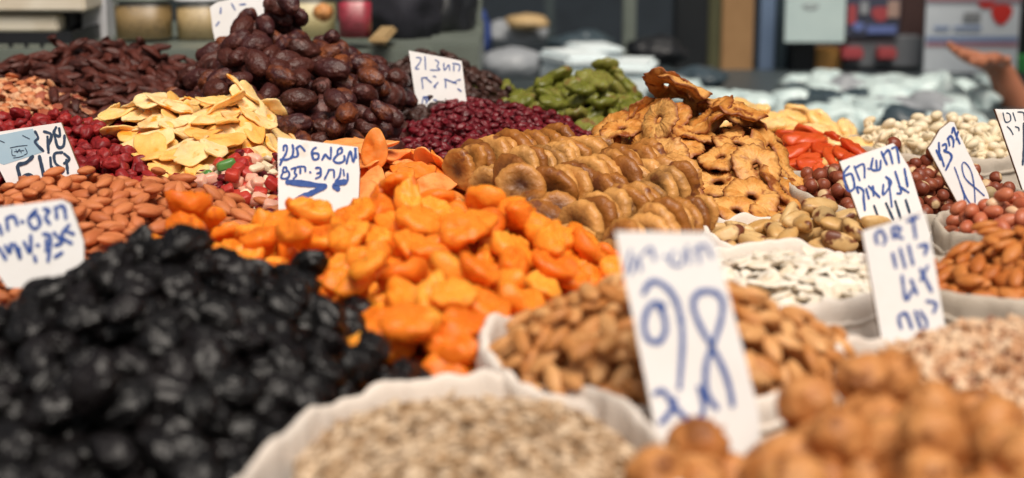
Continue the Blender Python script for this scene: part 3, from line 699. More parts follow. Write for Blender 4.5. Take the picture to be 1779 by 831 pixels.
    me = fast_mesh(h.name, np.concatenate(Vs), np.concatenate(Ts), mats[0], {'mark': np.concatenate(mk), 'tint': np.concatenate(tn)})
    for m in mats[1:]: me.materials.append(m)
    me.polygons.foreach_set('material_index', np.concatenate(mi).astype(np.int32))
    tag(obj(h.name, me), h.label, h.cat, None, 'stuff')
for h in HEAPS:
    h.short = SHORT.get(h.name, 'sack around the price sign' if h.desc == 'light brown almond' else 'right edge sack'); build_heap(h)

# ---------------------------------------------------------------- sacks
def build_sack(cx, cy, rx, ry, rad, seed, material, label, name, group):
    prof = [(.016, -.16), (.024, -.12), (.020, -.07), (.008, -.030), (.0035, -.018), (.0052, -.009), (.0048, -.0025), (.0020, .0012), (-.0008, .0005), (-.0025, -.004), (-.0035, -.014), (-.005, -.03), (-.012, -.06)]
    na = 120; V = []; T = []
    base = TZ-.118
    for i in range(na):
        t = 2*math.pi*i/na; r, z = rad(t)
        fold = noise.noise(Vector((math.cos(t)*9+seed, math.sin(t)*9, seed)))
        fold2 = noise.noise(Vector((math.cos(t)*3.5+seed, math.sin(t)*3.5, seed+3)))
        for j, (s, dz) in enumerate(prof):
            wgt = min(1, max(0, (-dz)/.05)) if j < 6 else 0
            zz = z+dz if dz > -.035 else max(base+.001*j, z+dz)
            crs = abs(noise.noise(Vector((math.cos(t)*13+seed, math.sin(t)*13, seed+9+.15*j))))
            ss = s+.004*crs*(1 if j > 2 else 2)-.001+.006*fold*wgt+.0022*fold*(1-wgt)+.003*fold2*(j < 6)
            zz += (.0035*fold2+.0022*fold-.004*crs)*(dz > -.035)*(1 if j < 9 else .3)
            if j == 0: zz = base
            V.append((cx+(rx*r+ss)*math.cos(t), cy+(ry*r+ss)*math.sin(t), zz))
    n = len(prof)
    for i in range(na):
        for j in range(n-1):
            A = i*n+j; B = ((i+1) % na)*n+j; T.append((A, B, B+1, A+1))
    root = empty(name, (0, 0, 0), label, 'sack', group); root.location = (cx, cy, base)
    V = [(v[0]-cx, v[1]-cy, v[2]-base) for v in V]
    me = mesh_of('sack_cloth', V, T, M[material]); o = obj('sack_cloth', me, root)
    sb = o.modifiers.new('round', 'SUBSURF'); sb.levels = 1; sb.render_levels = 1
    # hem: the doubled seam just under the roll
    V2 = []; T2 = []; nh = 6
    for i in range(na):
        t = 2*math.pi*i/na; r, z = rad(t)
        fold = noise.noise(Vector((math.cos(t)*9+seed, math.sin(t)*9, seed))); fold2 = noise.noise(Vector((math.cos(t)*3.5+seed, math.sin(t)*3.5, seed+3)))
        for k in range(nh):
            u = 2*math.pi*k/nh; s = .0046+.0022*fold+.003*fold2+.0014*math.cos(u); zz = z-.017+.0035*fold2+.0022*fold+.0024*math.sin(u)
            V2.append((((rx*r+s)*math.cos(t)), ((ry*r+s)*math.sin(t)), zz-base))
    for i in range(na):
        for k in range(nh): T2.append((i*nh+k, ((i+1) % na)*nh+k, ((i+1) % na)*nh+(k+1) % nh, i*nh+(k+1) % nh))
    obj('hem', mesh_of('hem', V2, T2, M[material]), root)
for s in SACKS: build_sack(*s)

# ---------------------------------------------------------------- rolls of figs
figs = [  # start px,py,d -> end px,py,d, number, roll name, face darkness is in the mesh
 ((800, 292, 1.505), (965, 258, 1.62), 12, 'top back roll of figs'),
 ((888, 304, 1.455), (1035, 272, 1.59), 11, 'second roll of figs from the back'),
 ((958, 334, 1.42), (1128, 284, 1.55), 13, 'long top front roll of figs'),
 ((1012, 396, 1.36), (1170, 332, 1.47), 12, 'lower front roll of figs'),
 ((1125, 412, 1.325), (1212, 380, 1.40), 7, 'lowest right roll of figs'),
 ((850, 330, 1.47), (1010, 300, 1.60), 11, 'hidden middle roll of figs'),
 ((1035, 345, 1.44), (1175, 310, 1.56), 10, 'inner roll beneath the long one'),
]
ordw = ['first', 'second', 'third', 'fourth', 'fifth', 'sixth', 'seventh', 'eighth', 'ninth', 'tenth', 'eleventh', 'twelfth', 'thirteenth', 'fourteenth', 'fifteenth', 'sixteenth']
def put_fig(c, ax, lab, sc=1.0, v=None):
    v = random.randrange(KIND['fig']['nv']) if v is None else v
    o = obj('dried_fig', kmesh('fig', v))
    q = Vector((0, 0, 1)).rotation_difference(Vector(ax).normalized()).to_matrix() @ Matrix.Rotation(random.uniform(0, 6.28), 3, 'Z')
    o.matrix_world = Matrix.Translation(c) @ q.to_4x4() @ Matrix.Scale(sc, 4)
    return tag(o, lab, 'dried fig', 'dried figs stacked in rolls')
for s0, e0, n, rn in figs:
    a = at(*s0); b = at(*e0); dr = (b-a)
    if n: step = dr/(n-1)
    for k in range(n):
        c = a+step*k+Vector((random.gauss(0, .001), random.gauss(0, .001), random.gauss(0, .0013)))
        ax = (-dr.normalized()+Vector((random.gauss(0, .12), random.gauss(0, .12), .14+random.gauss(0, .12))))
        put_fig(c, ax, f'dried fig, {ordw[k]} from the front of the {rn}', random.uniform(.84, 1.08))
put_fig(at(906, 322, 1.415), Vector((-.12, -1, .25)), 'single round dried fig facing forward beside the apricots', .95)
for k, (px, py, d, ax, sc) in enumerate([(948, 392, 1.37, (.3, -.7, .8), 1.0), (985, 418, 1.33, (-.2, -.5, 1), .95), (1022, 440, 1.305, (.3, -.4, 1), .95), (1055, 452, 1.30, (-.5, -.5, .8), .9), (925, 365, 1.40, (-.3, -.6, .9), .95), (968, 372, 1.385, (.1, -.9, .5), .9), (1000, 440, 1.31, (.1, -.8, .6), .85), (1075, 430, 1.31, (-.8, -.4, .4), .95), (1095, 428, 1.315, (-.8, -.4, .3), .95)]):
    put_fig(at(px, py, d), Vector(ax), f'loose dried fig at the foot of the rolls, {ordw[k]} along', sc)

# single orange slice standing upright behind the apricot sign; flat date at the top of the date heap
o = obj('orange_fruit_slice', kmesh('strip', 0)); o.matrix_world = Matrix.Translation(at(651, 258, 1.55)) @ Euler((R(8), R(-86), 0)).to_matrix().to_4x4() @ Matrix.Rotation(R(80), 4, 'X') @ Matrix.Diagonal((.62, 1.0, 1, 1))
tag(o, 'oval orange fruit slice standing upright behind the apricot sign', 'fruit slice', 'long orange fruit slices behind the apricots')

# ---------------------------------------------------------------- price signs
def sign(label, poly, d, yaw, lean, strokes, origin, zs, width=.0016, ink='ink', th=.0028, extra=None, group='hand-lettered price signs'):
    """poly: card outline in photograph pixels; strokes in enlarged pixels (origin, zs) laid on the card's own plane"""
    cxp = sum(p[0] for p in poly)/len(poly); cyp = sum(p[1] for p in poly)/len(poly)
    c = at(cxp, cyp, d)
    n = Vector((math.sin(R(yaw))*math.cos(R(lean)), -math.cos(R(yaw))*math.cos(R(lean)), math.sin(R(lean))))
    ux = Vector((math.cos(R(yaw)), math.sin(R(yaw)), 0)); uy = n.cross(ux)
    if uy.z < 0: uy = -uy
    C = Vector((0, 0, CAMZ))
    def on(px, py):
        r = at(px, py, 1)-C; t = (c-C).dot(n)/r.dot(n); q = C+r*t-c
        return q.dot(ux), q.dot(uy)
    Q = [on(*p) for p in poly]
    zmin = min(q[1] for q in Q)
    root = empty('price_sign', c+uy*zmin, label, 'price sign', group)
    def W(u, v, w): return ux*u+uy*(v-zmin)+n*w
    # outline with slightly uneven cut edges
    L = []
    for i in range(len(Q)):
        a = Q[i]; b = Q[(i+1) % len(Q)]; k = max(2, int(math.dist(a, b)/.006))
        for j in range(k):
            t = j/k; x_ = a[0]+(b[0]-a[0])*t; y_ = a[1]+(b[1]-a[1])*t
            L.append((x_+.0003*noise.noise(Vector((x_*300, y_*300, d))), y_+.0003*noise.noise(Vector((x_*300, y_*300, d+5)))))
    m = len(L)
    def bendz(u, v): return .0015*math.sin(u*30)+.001*noise.noise(Vector((u*40, v*40, d)))
    for nm, w0, w1, mt in (('card_face', 0, th*.35, 'card'), ('card_backing', -th, 0, 'card_edge')):
        V = [W(u, v, w1) for u, v in L]+[W(u, v, w0) for u, v in L]
        ex = 1.0 if nm == 'card_face' else 1.004
        V = [p for p in V]
        Fc = [list(range(m)), list(range(2*m-1, m-1, -1))]+[[i, m+i, m+(i+1) % m, (i+1) % m] for i in range(m)]
        me = mesh_of(nm, V, Fc, M[mt], smooth=False)
        bm = bmesh.new(); bm.from_mesh(me); bmesh.ops.recalc_face_normals(bm, faces=bm.faces); bm.to_mesh(me); bm.free()
        obj(nm, me, root)
    def ribbon(lines, wd, mt, nm, lift=.0004):
        V = []; Fc = []; prs = 0
        for st in lines:
            wl_ = wd
            if isinstance(st, tuple) and isinstance(st[0], (int, float)): wl_ = wd*st[0]; st = st[1]
            pts = [on(origin[0]+x_/zs, origin[1]+y_/zs) for x_, y_ in st]
            if len(pts) == 1: pts.append((pts[0][0]+wd*.4, pts[0][1]))
            # Catmull-Rom smoothing
            sm = []
            for i in range(len(pts)-1):
                p0 = pts[max(0, i-1)]; p1 = pts[i]; p2 = pts[i+1]; p3 = pts[min(len(pts)-1, i+2)]
                for k in range(5):
                    t = k/5
                    sm.append(tuple(.5*((2*p1[a])+(-p0[a]+p2[a])*t+(2*p0[a]-5*p1[a]+4*p2[a]-p3[a])*t*t+(-p0[a]+3*p1[a]-3*p2[a]+p3[a])*t**3) for a in (0, 1)))
            sm.append(pts[-1])
            # each stroke is a chain of overlapping flat quads with round ends, each stroke a hair above the last
            prs += 1; w_ = th*.35+lift+prs*.00001
            b0 = len(V); nn = len(sm)
            for i, p in enumerate(sm):
                q = sm[min(i+1, nn-1)]; o_ = sm[max(i-1, 0)]; tx, ty = q[0]-o_[0], q[1]-o_[1]; l_ = math.hypot(tx, ty) or 1
                ww = wl_*(.85+.3*noise.noise(Vector((p[0]*400, p[1]*400, d))))*(.8 if i in (0, nn-1) else 1)/1
                V.append(W(p[0]-ty/l_*ww/2, p[1]+tx/l_*ww/2, w_)); V.append(W(p[0]+ty/l_*ww/2, p[1]-tx/l_*ww/2, w_))
            for i in range(nn-1): Fc.append((b0+2*i, b0+2*i+1, b0+2*i+3, b0+2*i+2))
            for e, p in ((0, sm[0]), (1, sm[-1])):
                b1 = len(V); kk = 8; prs += .3
                for k in range(kk): V.append(W(p[0]+math.cos(k*2*math.pi/kk)*wl_*.42, p[1]+math.sin(k*2*math.pi/kk)*wl_*.42, th*.35+lift+prs*.00001))
                Fc.append(tuple(range(b1, b1+kk)))
        return obj(nm, mesh_of(nm, V, Fc, M[mt], smooth=False), root)
    for i, grp in enumerate(strokes):
        wd, mt, lines = grp
        ribbon(lines, wd, mt, 'lettering', .0003+.0002*i)
    if extra:
        for nm, pl, mt in extra:
            U = [on(origin[0]+x_/zs, origin[1]+y_/zs) for x_, y_ in pl]; mm = len(U)
            V = [W(u, v, th*.35+.0002) for u, v in U]+[W(u, v, th*.35-.0002) for u, v in U]
            obj(nm, mesh_of(nm, V, [list(range(mm))]+[[i, mm+i, mm+(i+1) % mm, (i+1) % mm] for i in range(mm)], M[mt], smooth=False), root)
    return root

sign('white card sign with blue writing and arrow, standing between mixed fruit and apricots',
     [(483, 239), (622, 256), (625, 300), (622, 372), (484, 372)], 1.40, -4, 14,
     [(.0023, 'ink', [[(128,230),(130,195),(150,182),(162,205),(155,250),(135,290),(115,320),(95,372)],[(100,320),(160,320),(210,300)],[(215,180),(222,230),(210,290),(170,318)],[(255,215),(262,235),(265,280),(240,295),(215,290)],[(250,212),(290,190),(332,235)],
        [(440,205),(412,222),(400,262),(430,258),(463,268),(462,308),(422,320),(405,285),(402,255)],[(500,320),(530,270),(548,290),(580,310),(585,205)],[(680,205),(650,230),(652,268),(688,250),(690,215),(680,205)],[(650,270),(610,322),(640,350),(690,345),(715,320),(712,285)],[(735,355),(770,240),(800,342),(825,215)],[(815,215),(828,300)]]),
      (.0020, 'ink', [[(130,395),(122,440),(160,430),(152,395),(135,395)],[(125,440),(105,495),(160,500),(185,470),(175,430)],[(205,410),(245,400),(235,445),(255,470),(225,500)],[(262,390),(330,388),(338,432)],[(290,410),(290,450)],[(383,440),(389,443)],[(440,400),(480,400),(487,445),(480,480),(440,500)],[(452,452),(490,442)],[(560,420),(610,420),(615,490)],[(562,430),(525,505)],[(680,410),(668,480),(630,525)],[(705,420),(712,470)],[(745,455),(747,520)]]),
      (.0055, 'ink', [[(170,535),(340,552),(525,575)],[(520,580),(400,640),(262,702)],[(650,600),(622,575),(655,545),(720,535)]])], (470, 220), 5.54)
sign('largest white price sign, blue 98 and letters, standing blurred in the front almonds',
     [(1068, 402), (1228, 404), (1243, 420), (1318, 715), (1322, 800), (1150, 800)], .875, -3, 10,
     [(.0018, 'ink', [[(72,182),(90,110)],[(92,190),(112,132),(125,178)],[(130,125),(160,100),(172,142)],[(205,130),(212,132)],[(238,112),(225,148),(262,160),(272,112)],[(285,95),(292,152)],[(312,112),(345,90),(368,132)],[(322,92),(326,150)]]),
      (.0034, 'ink', [[(135,255),(160,217),(200,225),(240,270),(262,340),(268,430),(258,580)],[(205,300),(165,290),(138,345),(145,405),(180,425),(208,392),(205,335),(180,292)],[(385,650),(350,590),(350,500),(370,440),(400,350),(405,282),(372,250),(320,257),(305,300),(330,370),(370,440),(410,520),(432,590),(440,640)]]),
      (.0034, 'ink', [[(175,600),(200,590),(225,620),(250,655),(290,690),(325,690),(342,640),(325,580)],[(242,622),(225,665),(195,700)]])], (1050, 380), 1.979, th=.003)
CS = 2.186
sign('upright white sign with two lines of blue letters, in the hazelnuts behind another sign',
     [(1458, 281), (1552, 249), (1578, 290), (1616, 410), (1600, 440), (1520, 440), (1500, 398)], 1.36, 6, 12,
     [(.0022, 'ink', [[(75,130),(55,160),(70,220),(95,210),(85,160),(62,165)],[(95,130),(115,182)],[(100,135),(130,122),(134,172)],[(148,138),(152,140)],[(165,100),(160,140),(190,142),(195,108)],[(178,108),(180,138)],[(198,75),(218,122)],[(205,90),(225,68),(240,118)],[(238,62),(255,60),(265,115)],
        [(110,230),(105,208),(128,220),(130,250),(135,296)],[(140,215),(150,252)],[(150,205),(190,246)],[(168,240),(165,205)],[(205,200),(205,238),(235,192),(215,170)],[(225,180),(237,282)],[(250,150),(272,225),(258,232)],[(265,205),(300,228)],[(285,140),(297,205)]]),
      (.0024, 'ink_dark', [[(170,280),(192,340)],[(215,270),(242,330)],[(250,262),(270,325)],[(290,258),(304,303)]])], (1440, 230), CS)
sign('nearer blurred white sign with four short rows of blue letters, among chopped nuts',
     [(1497, 402), (1606, 368), (1616, 412), (1642, 575), (1644, 640), (1540, 640)], 1.07, 6, 8,
     [(.0026, 'ink', [[(182,422),(175,392),(195,372),(213,405),(205,425)],[(245,402),(240,362),(270,365),(255,390),(277,402)],[(315,320),(327,400)],[(298,337),(335,322)],[(240,460),(252,512)],[(268,442),(287,512)],[(300,430),(317,500)],[(340,432),(370,428),(362,462)],
        [(275,545),(290,635),(312,600)],[(310,560),(332,612)],[(345,520),(387,602)],[(372,508),(347,560)],[(272,742),(263,702),(290,688),(312,742)],[(325,680),(347,742)],[(345,680),(370,732),(320,782)],[(370,640),(405,650),(395,682)]])], (1440, 230), CS)
sign('white sign with torn top reading 18 under blue letters, between hazelnuts and red peanuts',
     [(1612, 258), (1618, 250), (1632, 226), (1650, 212), (1657, 213), (1663, 228), (1716, 337), (1722, 365), (1672, 372), (1663, 352)], 1.42, 10, 8,
     [(.0022, 'ink', [[(290,190),(302,148),(320,200),(352,275)],[(325,240),(338,182)],[(255,238),(280,215),(302,252),(300,300)],[(262,245),(270,290)],[(215,290),(240,280),(245,318),(225,332),(272,352),(287,385),(268,430),(242,485)],[(165,330),(197,402)],[(185,270),(190,350),(210,402),(226,455)]]),
      (.0013, 'ink', [[(310,465),(345,560),(385,690),(394,778)],[(345,560),(400,700),(445,768)],[(475,745),(470,650),(455,540),(430,470),(390,425),(370,450),(385,530),(420,580),(490,640),(548,692)]])], (1590, 190), 4.619)
sign('white sign with a dark slanting edge cut off by the right border of the photo',
     [(1728, 190), (1800, 190), (1860, 330), (1776, 330)], 1.50, 8, 10,
     [(.0014, 'ink_dark', [[(700,30),(720,102),(760,90),(755,42),(730,30)],[(780,30),(800,92)],[(820,22),(865,30),(872,90)],[(735,140),(760,165),(780,202)],[(800,140),(825,150),(828,172)]]),
      (.0024, 'ink_dark', [[(866,115),(868,280),(858,442)]])], (1590, 190), 4.619)
sign('white sign with pale blue sticker and large 51 in the left almonds',
     [(-30, 240), (0, 229), (106, 213), (145, 312), (140, 335), (24, 340)], 1.51, -6, 8,
     [(.0030, 'ink_dark', [[(272,60),(262,88),(290,102),(287,65)],[(263,85),(280,152),(308,148),(313,100)],[(215,80),(250,95),(237,142)],[(231,105),(236,180)],[(172,80),(186,110),(172,132),(210,172)],[(245,205),(250,262),(264,295)],[(302,180),(265,187),(270,232),(307,262),(295,282),(285,265)],[(313,187),(337,212),(312,232)],[(322,217),(329,278)]]),
      (.0008, 'ink_dark', [[(52,158),(92,150),(134,146)],[(60,165),(62,192),(78,196)],[(80,165),(86,180),(96,165),(106,182)],[(68,206),(92,203),(116,196)],[(124,158),(134,182),(120,192)],[(72,176),(118,170)],[(112,98),(146,115)],[(-5,120),(25,132)]]),
      (.0038, 'ink_dark', [[(160,200),(130,228),(90,242),(96,285),(106,330)],[(100,310),(140,285),(180,315)],[(193,200),(205,250),(222,325)],[(252,250),(266,305)]])], (0, 200), 2.769,
     extra=[('sticker', [(-60,108),(160,65),(205,180),(20,240),(-40,215)], 'sticker')])
st = bpy.data.objects['price_sign.006']
sign('white sign with blurred blue letters standing behind the black prunes at the left edge',
     [(-30, 366), (0, 360), (108, 347), (122, 354), (146, 420), (146, 500), (14, 500), (-30, 440)], 1.13, -6, 10,
     [(.0030, 'ink', [[(272,450),(277,497)],[(268,448),(308,440),(320,497)],[(215,452),(240,460),(222,492),(242,522)],[(178,458),(140,500),(165,547),(196,525),(180,480),(150,492)],[(108,512),(114,515)],[(35,500),(42,552)],[(35,497),(70,488),(87,527)],[(0,530),(12,572)],
        [(335,530),(300,582),(347,617)],[(328,560),(357,572)],[(263,567),(302,612),(270,627)],[(213,572),(247,590),(235,702)],[(228,600),(225,652)],[(183,625),(189,627)],[(120,612),(150,662),(152,580)],[(75,620),(102,692),(95,640)],[(30,630),(50,662),(57,620)],[(0,640),(32,692)],[(170,680),(176,702)],[(270,682),(302,662)]])], (0, 200), 2.769)
sign('curved-top white sign with faint blue marks standing behind the peak of the dates',
     [(365, 12), (378, 4), (420, -6), (482, -8), (494, 14), (484, 110), (384, 110), (370, 55)], 2.02, 0, 8,
     [(.0022, 'ink', [[(400,500),(452,430)],[(490,160),(482,262)],[(700,80),(762,190)],[(860,95),(962,85)],[(1380,70),(1462,112)]])], (340, 0), 11.12)
sign('white sign with three rows of blue letters between the dates and the cranberries',
     [(710, 88), (802, 106), (812, 190), (745, 200), (724, 188)], 1.93, 6, 8,
     [(.0017, 'ink', [[(165,140),(215,150),(200,205),(150,270),(190,277)],[(265,130),(272,282)],[(390,170),(430,200),(412,250),(440,290),(330,290)],[(490,210),(500,292),(550,230),(562,292)],[(600,212),(680,230),(672,302)],[(612,235),(610,300)],[(225,390),(240,512)],[(225,387),(290,380)],[(280,390),(342,442)],[(365,365),(395,372)],[(422,440),(370,492)],[(390,470),(388,505)],[(510,400),(515,502)],[(500,400),(560,420),(642,452)],[(600,442),(640,425)],[(655,412),(690,405)],[(660,515),(700,545)],[(245,610),(292,672)],[(230,692),(250,620),(302,622),(280,692)],[(370,650),(402,652)]])], (700, 80), 6.925)

# stamp on the sticker and its staples (thin ink pieces on the same card)
_SIGN = [o for o in bpy.data.objects if o.get('label', '').startswith('white sign with pale blue sticker')][0]

# ================================================================ BEHIND THE STALL
def pm(name, c, rough=.6, **k):
    if name not in M: M[name] = mat(name, [c] if isinstance(c, str) else c, rough=rough, nscale=k.pop('nscale', 8), namt=.9, **k)
    return M[name]
pm('concrete', ['5c5a56', '74726c', '686660'], .8, nscale=3, bump=.2, bscale=40)
me = bm_mesh('ground', box_geo(-30, 30, -20, 40, -.1, 0), M['concrete']); tag(obj('ground', me), kind='structure')
pm('slate_wall', ['2a333b', '323c45', '262e36'], .7)
wl_ = obj('back_wall', bm_mesh('back_wall', box_geo(-5, 6, 5.6, 5.8, 0, 3.2), M['slate_wall'])); tag(wl_, 'dark slate coloured wall behind the opposite stall', 'wall')
pm('shade_roof_sheet', ['70726c', '80827c'], .6)
rf = obj('shade_roof', bm_mesh('shade_roof', box_geo(-5, 6, 4.1, 5.8, 3.21, 3.28), M['shade_roof_sheet'])); tag(rf, 'flat grey roof sheet added unseen above the opposite stall to shade it', 'roof')  # out-of-view slab added to keep light off the opposite stall

def pbox(name, x0, y0, x1, y1, d, th, m, label=None, cat=None, group=None, parent=None, bev=.004, zlow=None):
    """upright box whose front fills pixels x0..x1, y0..y1 at depth d, th metres deep"""
    a = at((x0+x1)/2, y1, d); tp = at((x0+x1)/2, y0, d); w = (x1-x0)/F*d
    z0 = a.z if zlow is None else zlow; z1 = a.z+(y1-y0)/F*d*math.cos(PITCH)+ (0)
    yf = a.y
    if parent: base = parent.location; o = obj(name, bm_mesh(name, box_geo(a.x-w/2-base.x, a.x+w/2-base.x, yf-base.y, yf+th-base.y, z0-base.z, z1-base.z, bev), M[m]), parent)
    else:
        o = obj(name, bm_mesh(name, box_geo(-w/2, w/2, 0, th, 0, z1-z0, bev), M[m])); o.location = (a.x, yf, z0); tag(o, label, cat, group)
    return o
pm('cream_wood', ['d8ccb8', 'e4dac8', 'ccbca4'], .6); pm('black_plastic', ['14161a', '1c1e22'], .45); pm('white_plastic', ['c8c8cc', 'd8d8dc'], .4)
pm('grey_steel', ['70786f', '828a82'], .4, metal=.3); pm('dark_steel', ['3c4648', '4a5456'], .45, metal=.2)
pm('navy_cloth', ['16161f', '1f1f2b'], .8); pm('tan_wood', ['a88c60', 'b89c70'], .6); pm('grain', ['8c6c40', 'b08c58', '6c5230'], .7, nscale=120)
pm('light_grain', ['b89468', 'd4b484', 'a07c50'], .7, nscale=120); pm('red_fruit', ['a01c34', 'c43450', '8c1428'], .35, nscale=80); pm('beige_slices', ['d8c08c', 'e8d4a4'], .6, nscale=60)
# --- side shelf at the left with containers
shz = at(300, 78, 2.6).z
sh_ = empty('side_shelf', (-.45, 2.85, 0), 'pale side shelf behind the left heaps carrying boxes and clear containers', 'shelf')
child_box(sh_, 'shelf_board', M['grey_steel'], -1.6, -.12, 2.53, 3.1, shz-.03, shz)
child_box(sh_, 'front_rail', M['grey_steel'], -.13, -.05, 2.56, 3.1, shz-.06, shz+.004)
for x in (-1.55, -.2):
    for y in (2.56, 3.05): child_box(sh_, 'leg', M['grey_steel'], x-.02, x+.02, y-.02, y+.02, 0, shz-.031)
def crate(px0, py0, px1, py1, d, th, label):
    a = at((px0+px1)/2, py1, d); w = (px1-px0)/F*d; h = (py1-py0)/F*d
    r = empty('plastic_crate', (a.x, a.y+th/2, a.z), label, 'crate')
    b = r.location
    child_box(r, 'crate_floor', M['black_plastic'], b.x-w/2, b.x+w/2, b.y-th/2, b.y+th/2, b.z, b.z+.006)
    for yy in (b.y-th/2, b.y+th/2-.006):
        child_box(r, 'top_rim', M['black_plastic'], b.x-w/2, b.x+w/2, yy, yy+.006, b.z+h-.018, b.z+h, .001)
        n = max(3, int(w/.022))
        for k in range(n+1): child_box(r, 'slat', M['black_plastic'], b.x-w/2+k*w/n-.003, b.x-w/2+k*w/n+.003, yy+.001, yy+.005, b.z+.006, b.z+h-.018, .0005)
    for xx in (b.x-w/2, b.x+w/2-.006): child_box(r, 'side_panel', M['black_plastic'], xx, xx+.006, b.y-th/2+.006, b.y+th/2-.006, b.z+.006, b.z+h-.001, .001)
crate(-90, 56, 128, 106, 2.55, .28, 'black plastic crate at the upper left edge below the cream boxes')
def carton(x0, y0, x1, y1, d, th, label):
    r = pbox('cream_box', x0, y0, x1, y1, d, th, 'cream_wood', label, 'box', 'cream boxes stacked at the upper left')
    return r
carton(-90, 27, 102, 56, 2.62, .25, 'lower cream box resting on the black crate at upper left')
carton(-90, -34, 148, 21, 2.60, .30, 'upper cream box with a brown stained lower edge at the top left')
pbox('cream_box', 98, 21.5, 122, 52, 2.66, .2, 'black_plastic', 'narrow black spacer block between the two cream boxes', 'block')
pbox('white_canister', 143, -40, 186, 78, 2.72, .09, 'white_plastic', 'tall pale grey plastic canister right of the cream boxes', 'canister')
mg = bpy.data.materials.new('clear_plastic'); mg.use_nodes = True; nn_ = mg.node_tree.nodes; ll_ = mg.node_tree.links
for n_ in list(nn_): nn_.remove(n_)
ou_ = nn_.new('ShaderNodeOutputMaterial'); mi_ = nn_.new('ShaderNodeMixShader'); tr_ = nn_.new('ShaderNodeBsdfTransparent'); gl_ = nn_.new('ShaderNodeBsdfGlossy'); gl_.inputs['Roughness'].default_value = .4
fr_ = nn_.new('ShaderNodeFresnel'); fr_.inputs[0].default_value = 1.5; tr_.inputs[0].default_value = (.93, .94, .92, 1)
mi_.inputs[0].default_value = .05; ll_.new(tr_.outputs[0], mi_.inputs[1]); ll_.new(gl_.outputs[0], mi_.inputs[2]); ll_.new(mi_.outputs[0], ou_.inputs[0]); M['clear'] = mg
def container(x0, y0, x1, y1, d, fill, filltop, label, lid=True):
    """clear rounded tub: wall, lid and its contents"""
    a = at((x0+x1)/2, y1, d); w = (x1-x0)/F*d; h = (y1-y0)/F*d; r = w/2
    root = empty('clear_tub', (a.x, a.y+r, a.z), label, 'tub', 'clear tubs on the side shelf')
    def lathe(nm, prof, m, sq=.5):
        V = []; T = []; na = 40
        for i in range(na):
            t = 2*math.pi*i/na; c, s_ = math.cos(t), math.sin(t); k = (abs(c)**3+abs(s_)**3)**(-1/3)
            for q, z_ in prof: V.append((q*c*k, q*s_*k, z_))
        n = len(prof)
        for i in range(na):
            for j in range(n-1): A = i*n+j; B = ((i+1) % na)*n+j; T.append((A, B, B+1, A+1))
        return obj(nm, mesh_of(nm, V, T, m), root)
    lathe('tub_wall', [(0, .001), (r*.92, .001), (r*.95, .004), (r, h*.95), (r-.002, h*.95), (r*.94, .006), (0, .006)], M['clear'])
    ft = h*filltop
    c = lathe('contents', [(0, .008), (r*.9, .008), (r*.93, ft*.96), (r*.7, ft*1.02), (r*.3, ft), (0, ft)], M[fill])
    if lid: lathe('lid', [(0, h*.96), (r*1.03, h*.955), (r*1.04, h*1.0), (r*.98, h*1.02), (0, h*1.02)], M['white_plastic' if fill != 'grain' else 'grey_steel'])
container(190, 0, 292, 78, 2.62, 'grain', .86, 'clear tub of brown grain, leftmost on the side shelf')
container(300, 0, 380, 78, 2.66, 'light_grain', .82, 'clear tub of pale grain behind the left slope of the dates')
container(470, -12, 582, 78, 2.70, 'beige_slices', .80, 'clear tub of beige slices behind the top right of the dates')
container(584, -14, 646, 76, 2.52, 'red_fruit', .80, 'clear tub of bright red fruit right of the tall date heap')
tg = obj('walnut', kmesh('walnut', 1)); tg.location = at(561, 22, 2.60); tag(tg, 'brown nut standing against the beige slice tub', 'walnut')
pbox('tray_edge', 640, 64, 674, 78, 2.45, .2, 'tan_wood', 'small tan wooden tray end right of the red fruit tub', 'wooden tray')
def lump(name, px, py, d, sx, sy, sz, m, label, cat, group=None, seed=1, amp=.25, rest=None, sub=4):
    Pp, T = ico(sub); k = nz(Pp, 1.4, seed)*amp+ridge(Pp, 2.6, seed)*amp*.5+ridge(Pp, 6, seed+2)*amp*.2
    V = Pp*(1+k)[:, None]*np.array([sx, sy, sz]); V[:, 2] = np.maximum(V[:, 2], -sz*.75)
    c = at(px, py, d)
    o = obj(name, fast_mesh(name, V+np.array([0, 0, sz*.75]), T, M[m])); o.location = (c.x, c.y, c.z-sz*.75)
    return tag(o, label, cat, group)
lump('dark_bag', 700, 10, 2.75, .062, .07, .075, 'navy_cloth', 'slumped dark navy bag left of the steel post', 'bag', seed=3)
lump('dark_bag', 762, 16, 2.85, .055, .07, .075, 'black_plastic', 'black plastic bag leaning against the steel post', 'bag', seed=8)
pbox('steel_rail', 664, 68, 812, 94, 2.80, .12, 'grey_steel', 'horizontal steel rail behind the sign beside the dates', 'rail')
M['post'] = M['grey_steel']
for x0, x1, d, m, lab in ((806, 838, 2.95, 'grey_steel', 'grey green steel post right of the dark bags'), (945, 962, 4.6, 'dark_steel', 'thin dark steel post behind the round pale bundle'), (1079, 1101, 4.2, 'grey_steel', 'slim grey steel post above the white foam boxes')):
    pbox('steel_post', x0, -260, x1, 300, d, (x1-x0)/F*d, m, lab, 'post', 'upright steel posts of the opposite stall', zlow=0)
